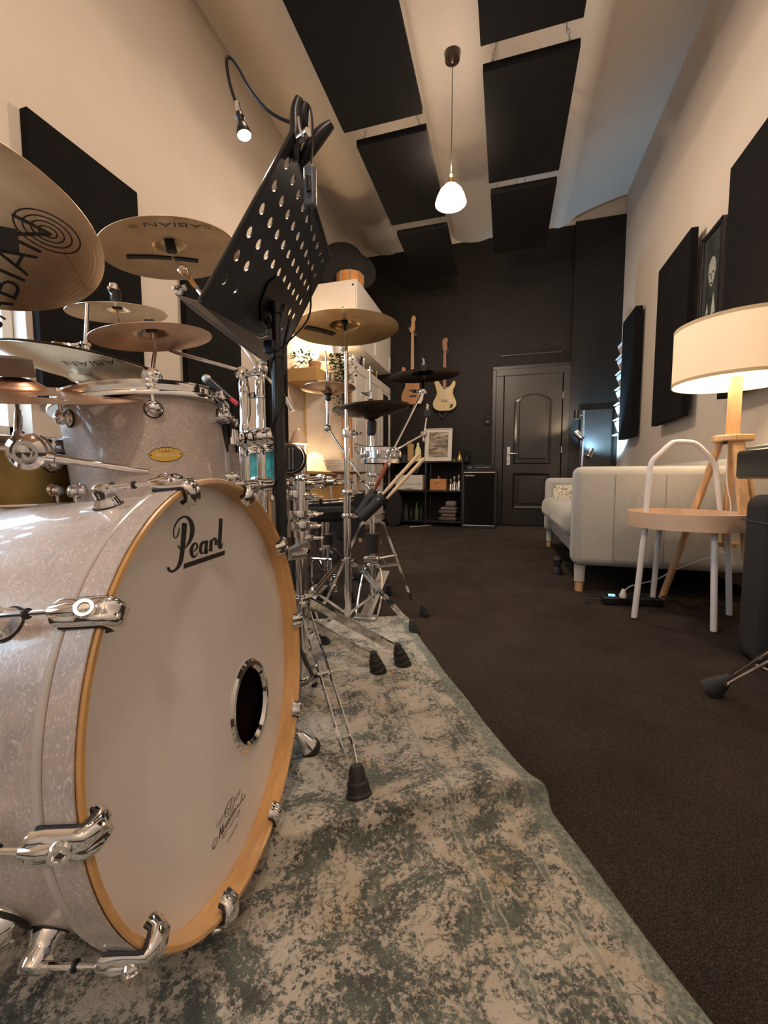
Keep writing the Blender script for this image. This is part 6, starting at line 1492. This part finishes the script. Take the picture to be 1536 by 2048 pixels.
c = P(848, 868, d=1.84); G().tube([P(788, 903, d=1.8), c], .0052, 12).build('arm', 'chrome', kc); tilter(c, VB, .013, .03).build('tilter', 'chrome', kc); wingnut(c, (0, 0, -1), 1.3).build('wing_nut', 'chrome', kc)
G().tube([c, P(856, 812, d=1.84)], .0045, 10).build('post', 'chrome', kc)
q = P(855, 834, d=1.84); G().lathe([(0, 0), (.017, 0), (.017, .028), (0, .028)], q, n=18).build('felt', 'felt', kc); wingnut(q+V((0, 0, .026)), (0, 0, 1), 1.2).build('top_wing_nut', 'chrome', kc)
# I arm
ia = thing('cymbal_holder', 'angled chrome arm with ball joint under the small brown cymbals', 'cymbal arm', cI)
G().tube([P(654, 795, d=1.93), P(655, 820, d=1.93)], .008, 12).tube([P(655, 818, d=1.93), P(655, 848, d=1.93)], .006, 12).build('riser', 'chrome', ia)
G().lathe([(.008, -.048), (.014, -.044), (.012, -.024), (.020, -.020), (.024, -.010), (.014, -.004), (0, -.004)], cI+V((0, 0, -.012)), n=22).build('seat_cup', 'plastic', ia)
G().tube([cI-V((0, 0, .02)), P(651, 702, d=1.93)], .0032, 8).build('pull_rod', 'chrome', ia)
G().lathe([(.004, .02), (.010, .02), (.008, .03), (.008, .04), (.011, .042), (.011, .062), (0, .062)], cI, n=16).build('clutch', 'chrome', ia)
c = P(655, 856, d=1.93); G().ball(c, .017, 16).build('ball_joint', 'chrome', ia); G().tube([c, P(745, 988, d=1.86)], .0048, 12).build('arm', 'chrome', ia)
wingnut(P(732, 963, d=1.87), -RT, 1.3).build('wing_nut', 'chrome', ia)
for y_ in (950, 968, 985): clampring((cJ.x+.004, cJ.y, zJ(y_)), (0, 0, 1), .013, .018, RT).build('clamp_block', 'chrome', ia)
# ---- stick holders and sticks ---------------------------------------------------------
sh_ = thing('stick_holder', 'two black angled drumstick tubes clamped to the hi-hat stand', 'stick holder', P(745, 1010, d=1.72))
def sticktube(a, b, r, nm='holder_tube'):
    d = (b-a).normalized(); g = G().lathe([(r-.003, 0), (r-.003, (b-a).length), (r, (b-a).length), (r, 0)], a, d, 22, closed=True).lathe([(0, 0), (r-.002, 0), (r-.002, .004), (0, .004)], a, d, 20)
    return g.build(nm, 'rubber', sh_)
sticktube(P(722, 1037, d=1.70), P(768, 993, d=1.71), .023); sticktube(P(716, 1030, d=1.76), P(748, 982, d=1.80), .018)
G().box(P(742, 1000, d=1.79), (.05, .035, .05)).build('holder_clamp', 'rubber', sh_, bevel=.006); G().ball(P(757, 999, d=1.69), .005, 8).build('screw', 'chrome', sh_)
def stick(a, b, r, m, label, grp=None):
    a = V(a); b = V(b); L = (b-a).length; pr = [(0, 0), (r*.8, .002), (r, .006), (r, L*.72), (r*.55, L*.93), (r*.42, L*.965), (r*.62, L*.975), (r*.62, L*.99), (0, L)]
    G().lathe(pr, a, (b-a), 14).build('drumstick', m, label=label, cat='drumstick', group=grp)
# butts point up and out of the tubes
stick(P(839, 907, d=1.735), P(757, 998, d=1.715), .0078, 'stick', 'upper pale drumstick standing in the black tubes', 'drumsticks in the holder')
stick(P(849, 916, d=1.73), P(765, 1006, d=1.70), .0078, 'stick', 'lower pale drumstick standing in the black tubes', 'drumsticks in the holder')
stick(P(776, 924, d=1.80), P(745, 986, d=1.79), .0095, 'redstick', 'reddish brown stick standing behind the two pale ones', 'drumsticks in the holder')

# ============================================================= MUSIC STAND
def music_stand():
    pb = P(563, 1056, d=.97); pt = P(546, 640, d=.97)
    t = thing('music_stand', 'black perforated music stand, tall black pole wound with a cable', 'music stand', (pb.x, pb.y, 0))
    zc = P(556, 716, d=.97).z
    G().tube([V((pb.x, pb.y, .30)), V((pb.x, pb.y, .5)), V((pb.x-.003, pb.y, zc))], .0135, 20).build('pole', 'plastic', t)
    G().lathe([(.0135, 0), (.017, 0), (.017, .02), (.013, .022)], V((pb.x-.003, pb.y, zc-.01)), n=18).build('pole_collar', 'blackmetal', t)
    zt_ = P(548, 630, d=.97).z
    G().tube([V((pb.x-.003, pb.y, zc)), V((pb.x-.004, pb.y, zt_))], .0095, 16).build('upper_pole', 'blackmetal', t)
    G().box(V((pb.x-.012, pb.y-.01, zc+.012)), (.026, .026, .03)).build('clamp_block', 'plastic', t, bevel=.005)
    for a in (1.75, 3.4, 4.75):
        d = V((math.cos(a), math.sin(a), 0)); b0 = V((pb.x, pb.y, .33)); f = V((pb.x, pb.y, .035))+d*(.20 if a > 4 else .26)
        lg = G().tube(spline([b0, b0+d*.05-V((0, 0, .06)), f], 4), .006, 10).build('leg', 'blackmetal', t)
        G().lathe([(0, 0), (.009, .0), (.011, .03), (0, .03)], f-V((0, 0, .022)), n=12).build('foot_cap', 'rubber', lg)
    q = [(583, 262), (661, 514), (567, 700), (398, 602)]; dp = [1, 1.85971559, 1.79943906, .93972347]; s = .95/(sum(dp)/4)
    Q = [P(a, b, d=k*s) for (a, b), k in zip(q, dp)]
    o = Q[0]; ux = Q[1]-Q[0]; uy = Q[3]-Q[0]; nz = ux.cross(uy).normalized()
    if nz.dot(CAMP-o) < 0: nz = -nz
    th = .0022
    # sheet with punched round holes: grid cells with an octagon-ish 12-gon cut
    us = [.0, .0165]+[.0165+.0870*(i+1) for i in range(10)]; us = [0, .0155]+[.0155+.0905*(i+1) for i in range(10)]+[1.0]
    us[-1] = 1.0
    vs_ = [0, .045, .19, .335, .48, .625, .765, .905, 1.0]
    W_, H_ = ux.length, uy.length
    g = G(); NS = 16
    def pt3(u, v_, k): return o+ux*u+uy*v_+nz*(th*k)
    def cell(u0, u1, v0, v1, hole, k):
        uc, vc = (u0+u1)/2, (v0+v1)/2
        if not hole: g.add([pt3(u0, v0, k), pt3(u1, v0, k), pt3(u1, v1, k), pt3(u0, v1, k)], [(0, 1, 2, 3)]); return
        r = .0108; ring = []; outr = []
        for i in range(NS):
            a = 2*PI*i/NS+PI/NS*0; c_, s_ = math.cos(a), math.sin(a)
            ring.append(pt3(uc+r*c_/W_, vc+r*s_/H_, k))
            m_ = max(abs(c_), abs(s_)); outr.append(pt3(uc+(u1-u0)/2*c_/m_, vc+(v1-v0)/2*s_/m_, k))
        g.add(ring+outr, [(i, (i+1) % NS, NS+(i+1) % NS, NS+i) for i in range(NS)])
        if k == 1: g.add(ring+[p-nz*th for p in ring], [(i, (i+1) % NS, NS+(i+1) % NS, NS+i) for i in range(NS)])
    for k in (0, 1):
        for i in range(len(us)-1):
            for j in range(len(vs_)-1):
                hole = 1 <= i <= 10 and 1 <= j <= 6 and not (j >= 5 and 3 <= i <= 8) and not (j == 6 and i in (3, 8)) and not (j == 1 and i == 0)
                cell(us[i], us[i+1], vs_[j], vs_[j+1], hole, k)
    c4 = [(0, 0), (1, 0), (1, 1), (0, 1)]
    e = [pt3(u, v_, k) for k in (0, 1) for u, v_ in c4]; g.add(e, [(i, (i+1) % 4, 4+(i+1) % 4, 4+i) for i in range(4)])
    g.build('desk_plate', 'plastic', t, smooth=0, twosided=True)
    # folded rims
    rim = G()
    rim.tube([pt3(0, 0, .5), pt3(0, 1, .5)], .0035, 8).tube([pt3(0, 0, .5), pt3(1, 0, .5), pt3(1, 1, .5)], .003, 8)
    rim.build('plate_rim', 'gunmetal', t)
    led = G(); a, b = pt3(.0, 1, 0), pt3(1.0, 1, 0); n2 = uy.normalized()*.002; da = P(352, 588, d=.735)-a; db = P(532, 722, d=1.20)-b
    a2 = a-ux.normalized()*.0
    led.add([a, b, b+db, a+da, a+n2, b+n2, b+db+n2, a+da+n2], [(0, 1, 2, 3), (4, 7, 6, 5), (0, 4, 5, 1), (1, 5, 6, 2), (2, 6, 7, 3), (3, 7, 4, 0)])
    led.build('sheet_ledge', 'plastic', t, smooth=0)
    L2 = a+da; L3 = b+db; G().tube([L2, L2.lerp(L3, .12), L2.lerp(L3, .5), L2.lerp(L3, .9), L3], [.0015, .0055, .0075, .0055, .003], 8).build('ledge_lip', 'daylit_lip', t)  # lip coloured grey as if lit by daylight
    # bracket behind the plate
    bc = pt3(.50, .74, 0)+nz*.004
    G().prism([(.09*math.cos(PI/4*i+PI/8)*.95, .055*math.sin(PI/4*i+PI/8)) for i in range(8)], bc, ux.normalized(), (uy-ux*(uy.dot(ux)/ux.dot(ux))).normalized(), .003 if ux.cross(uy).dot(nz) > 0 else -.003).build('backing_bracket', 'gunmetal', t, smooth=0, bevel=.001)
    G().tube(spline([P(503, 560, d=.93), P(512, 585, d=.92), P(528, 620, d=.94), P(543, 655, d=.965)], 5), [.008]*15+[.009], 14).build('tilt_arm', 'gunmetal', t)
    G().tube([P(570, 612, d=1.02), P(556, 655, d=.98)], .006, 10).tube([P(580, 640, d=1.0), P(565, 705, d=.985)], .004, 8).build('support_rod', 'blackmetal', t)
    G().lathe([(0, 0), (.014, 0), (.014, .024), (0, .024)], V((pb.x-.004, pb.y, zt_-.012)), n=18).build('tilt_hinge', 'gunmetal', t)
    G().loop([P(523+9*math.cos(k*PI/6), 662+7*math.sin(k*PI/6), d=.955) for k in range(12)], .0018, 5).tube(spline([P(515, 655, d=.955), P(510, 665, d=.95), P(520, 676, d=.95), P(536, 672, d=.955)], 3), .0018, 5).build('spring_clip', 'satin', t)
    return Q, pb, zc
Q, pb, zc = music_stand()
def clip_lamp():
    t = thing('clip_lamp', 'gooseneck clip lamp with a small lit bulb clamped on top of the music stand', 'lamp', P(600, 250, d=.72))
    D = .72
    g = G()
    def fl(pts, w0, w1, m, nm, th=.012, d=D):
        n = len(pts); g = G()
        pp = spline([V((a, b)) for a, b in pts], 3)
        g.tube([P(p.x, p.y, d=d+.02*i/len(pp)) for i, p in enumerate(pp)], [w0+(w1-w0)*math.sin(PI*i/(len(pp)-1)) for i in range(len(pp))], 12)
        return g.build(nm, m, t)
    fl([(599, 196), (592, 225), (593, 262), (588, 300), (590, 322)], .007, .012, 'plastic', 'upper_jaw', d=.70)
    fl([(664, 247), (640, 270), (618, 300), (600, 328)], .007, .013, 'plastic', 'lower_jaw', d=.72)
    fl([(612, 205), (606, 235), (610, 262)], .006, .010, 'plastic', 'jaw_handle', d=.70)
    G().lathe([(0, -.013), (.007, -.013), (.007, .013), (0, .013)], P(606, 272, d=.70), RT*.8-FW*.6, 14).tube(spline([P(597, 235, d=.685), P(600, 258, d=.683), P(608, 275, d=.683)], 4), .0022, 6).build('spring_hinge', 'steel', t)
    neck = spline([P(x, y, d=d) for x, y, d in ((586, 246, .71), (560, 236, .71), (530, 215, .71), (500, 178, .71), (478, 138, .71), (464, 118, .71), (455, 116, .71), (453, 128, .71), (459, 165, .71), (468, 195, .71), (475, 214, .71))], 6)
    G().tube(neck, .0030, 10).build('gooseneck', 'gunmetal', t)
    G().tube([P(474, 205, d=.71), P(478, 228, d=.71)], .0042, 10).build('neck_sleeve', 'chrome', t)
    a = P(478, 226, d=.71); b = P(489, 272, d=.71); ax = (b-a).normalized()
    G().lathe([(0, 0), (.006, .001), (.008, .008), (.0055, .014), (.0055, .018), (.010, .026), (.0125, .034), (.0125, .040), (.0115, .040), (.0115, .034), (.0, .030)], a, ax, 24).build('lamp_head', 'gunmetal', t)
    G().lathe([(0, .0385), (.0114, .0385), (.0108, .0395), (0, .0398)], a, ax, 20).build('bulb', 'bulbglow', t)
    l = bpy.data.lights.new('clip_light', 'SPOT'); l.energy = 2.2; l.color = (1, .86, .66); l.spot_size = 2.4; l.spot_blend = .7; l.shadow_soft_size = .012
    o = bpy.data.objects.new('clip_light', l); COL.objects.link(o); o.location = a+ax*.05; o.rotation_euler = ax.to_track_quat('-Z', 'Y').to_euler()
    cd = spline([P(610, 203, d=.70), P(619, 212, d=.70), P(624, 235, d=.70), P(625, 280, d=.70), P(622, 335, d=.70)], 6)
    G().tube(cd, .0018, 6).build('cord', 'rubber', t)
    sw_ = G().box(P(620, 374, d=.70), (.021, .014, .066), MX((RT, FW.cross(RT)*-1, V((0, 0, 1)))).transposed() if False else None).build('inline_switch', mat('slate_plastic', (.11, .13, .17), .4), t, bevel=.005, seg=3)
    c = P(618, 371, d=.69); G().box(c-FW*.004, (.008, .006, .026)).build('rocker', 'plastic', sw_, bevel=.002)
    pts = [P(618, 410, d=.70), P(619, 470, d=.74), P(620, 560, d=.82), P(615, 640, d=.9)]
    n = 70; z0 = zc-.0; r = .0155
    for i in range(n): 
        a = i/n*6.2*2*PI*.55+1.2; pts.append(V((pb.x-.002+r*math.cos(-a), pb.y+r*math.sin(-a), z0-(z0-.45)*i/n)))
    G().tube(spline(pts[:5], 5)[:-1]+pts[4:], .0020, 6).build('wound_cord', 'rubber', t)
clip_lamp()

# ============================================================= SECOND KIT, BEHIND
tl = P(487, 902, d=1.95); drum('teal_tom', 'teal pearl tom half hidden behind the chrome posts', tl, (-.12, -.1, 1), .135, .19, 'teal', 6, .3, xdir=RT)
G().tube([(tl.x, tl.y, 0), (tl.x, tl.y, tl.z-.2)], .014, 14).lathe([(0, 0), (.16, 0), (.15, .02), (0, .03)], (tl.x, tl.y, 0), n=30).build('drum_post', 'steel', label='steel post with round base under the teal tom', cat='stand')
ms = P(645, 962, d=2.62); drum('maple_snare', 'amber maple snare drum with chrome tube lugs in the middle distance', ms, (-.05, -.03, 1), .178, .13, 'maple', 8, .38, lug='tube', xdir=RT)
mst = thing('snare_stand', 'chrome snare stand holding the amber maple snare', 'stand', (ms.x, ms.y, 0))
section_tubes(ms, [(.05, .30, .013), (.30, .47, .009)]).build('column', 'chrome', mst)
for k in range(3):
    a = 2*PI*k/3-1.2; d = V((math.cos(a), math.sin(a), 0)); G().beam(V((ms.x, ms.y, .46)), V((ms.x, ms.y, .50))+d*.20, .012, .006).tube([V((ms.x, ms.y, .49))+d*.20, V((ms.x, ms.y, .53))+d*.205], .010, 10).build('basket_arm', 'blackmetal', mst)
tri_stand_legs(mst, ms, .20, [(ms.x+.22*math.cos(a), ms.y+.22*math.sin(a)) for a in (-1.8, .3, 2.4)])
th_ = P(655, 1045, d=2.45)
tt = thing('round_stool', 'low round black stool in front of the desk, behind the cymbal stands', 'stool', (th_.x, th_.y, 0))
G().lathe([(0, 0), (.155, 0), (.17, .02), (.17, .055), (.15, .075), (0, .08)], (th_.x, th_.y, P(655, 1032, d=2.45).z-.02), n=40).build('seat', 'blackfabric', tt)
zs = P(655, 1032, d=2.45).z-.02
G().tube([(th_.x, th_.y, .06), (th_.x, th_.y, zs)], .012, 14).build('column', 'chrome', tt); G().lathe([(.0, 0), (.03, 0), (.03, .06), (0, .06)], (th_.x, th_.y, .26), n=16).build('boss', 'blackmetal', tt)
tri_stand_legs(tt, th_, .24, [(th_.x+.24*math.cos(a), th_.y+.24*math.sin(a)) for a in (-1.2, .9, 3.0)])
# kick pedal and hardware at the rear kit
kp = P(620, 1190, d=2.1)
t = thing('kick_pedal', 'dark chrome kick pedal among the stand legs behind the bass drum', 'pedal', (kp.x, kp.y, 0))
G().beam((kp.x, kp.y-.14, .02), (kp.x, kp.y+.14, .075), .08, .008, (1, 0, 0)).build('footboard', 'steel', t, smooth=0)
for s in (-1, 1): G().tube([(kp.x+s*.055, kp.y+.14, .0), (kp.x+s*.055, kp.y+.14, .22)], .008, 10).build('upright', 'chrome', t)
G().tube([(kp.x-.06, kp.y+.14, .22), (kp.x+.06, kp.y+.14, .22)], .007, 10).build('axle', 'chrome', t)
G().tube([(kp.x, kp.y+.14, .22), (kp.x+.0, kp.y+.05, .37)], .004, 8).ball((kp.x, kp.y+.045, .385), .022, 12).build('beater', 'felt', t)
G().tube([(kp.x+.08+.010*math.cos(k*1.2), kp.y+.14+.010*math.sin(k*1.2), .04+.0022*k) for k in range(70)], .0016, 5).build('spring', 'chrome', t)
q = P(672, 1075, d=3.3); G().lathe([(0, 0), (.075, 0), (.10, .24), (.095, .24), (.07, .005), (0, .005)], (q.x, q.y, .0), n=24).build('waste_bin', 'felt', label='small grey bin under the desk', cat='bin')
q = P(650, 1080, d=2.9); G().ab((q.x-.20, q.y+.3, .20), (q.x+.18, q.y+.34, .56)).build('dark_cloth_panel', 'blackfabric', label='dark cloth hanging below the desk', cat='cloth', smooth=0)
# microphone
mc = thing('microphone', 'handheld microphone with silver grille on a stand in front of the left wall', 'microphone', P(440, 785, d=2.0))
a = P(413, 758, d=2.0); b = P(462, 798, d=2.0); d = (b-a).normalized()
G().ball(a, .022, 16).build('grille', 'silvermesh', mc); G().tube([a+d*.018, b], [.020, .012], 16).build('handle', 'plastic', mc); G().tube([b, b+d*.04], .011, 12).build('plug', 'red', mc)
m0 = P(450, 795, d=2.02); ml = thing('microphone_stand', 'thin black microphone stand behind the rack tom', 'stand', (m0.x, m0.y, 0))
G().tube([(m0.x, m0.y, .02), (m0.x, m0.y, m0.z-.02)], .008, 10).build('pole', 'blackmetal', ml); G().lathe([(0, 0), (.12, 0), (.12, .012), (0, .02)], (m0.x, m0.y, 0), n=24).build('base', 'blackmetal', ml)
G().tube(spline([P(495, 760, d=1.23), P(499, 790, d=1.24), P(500, 830, d=1.24), P(492, 860, d=1.22)], 4), .0018, 5).build('thin_cable', 'rubber', s1)
# headphones-like black phones on the rear clamp
hp = P(582, 918, d=2.0); t = thing('black_fan', 'round black caged fan with letters beside the music stand pole', 'fan', hp)
G().lathe([(0, -.03), (.06, -.03), (.075, -.01), (.075, .01), (.06, .03), (0, .03)], hp, (.3, -1, .1), 28).build('housing', 'plastic', t)
G().lathe([(.066, .026), (.070, .024), (.070, .030), (.066, .031)], hp, (.3, -1, .1), 26, closed=True).build('ring', 'steel', t)
for k in range(3): G().tube([hp+V((.02*k-.01, -.036, -.05)), hp+V((.02*k-.01, -.036, .05))], .0022, 6).build('grille_bar', 'steel', t)
G().tube([hp-V((0, 0, .07)), V((hp.x, hp.y, .0))], .009, 10).build('post', 'blackmetal', t)
gt = P(601, 932, d=2.15); G().lathe([(0, 0), (.03, 0), (.034, .05), (.026, .085), (.012, .1), (0, .1)], gt-V((0, 0, .05)), n=18).tube([gt-V((0, 0, .05)), V((gt.x, gt.y, 0))], .008, 8).build('cowbell_post', 'steel', label='grey metal block on a thin post beside the black fan', cat='percussion')
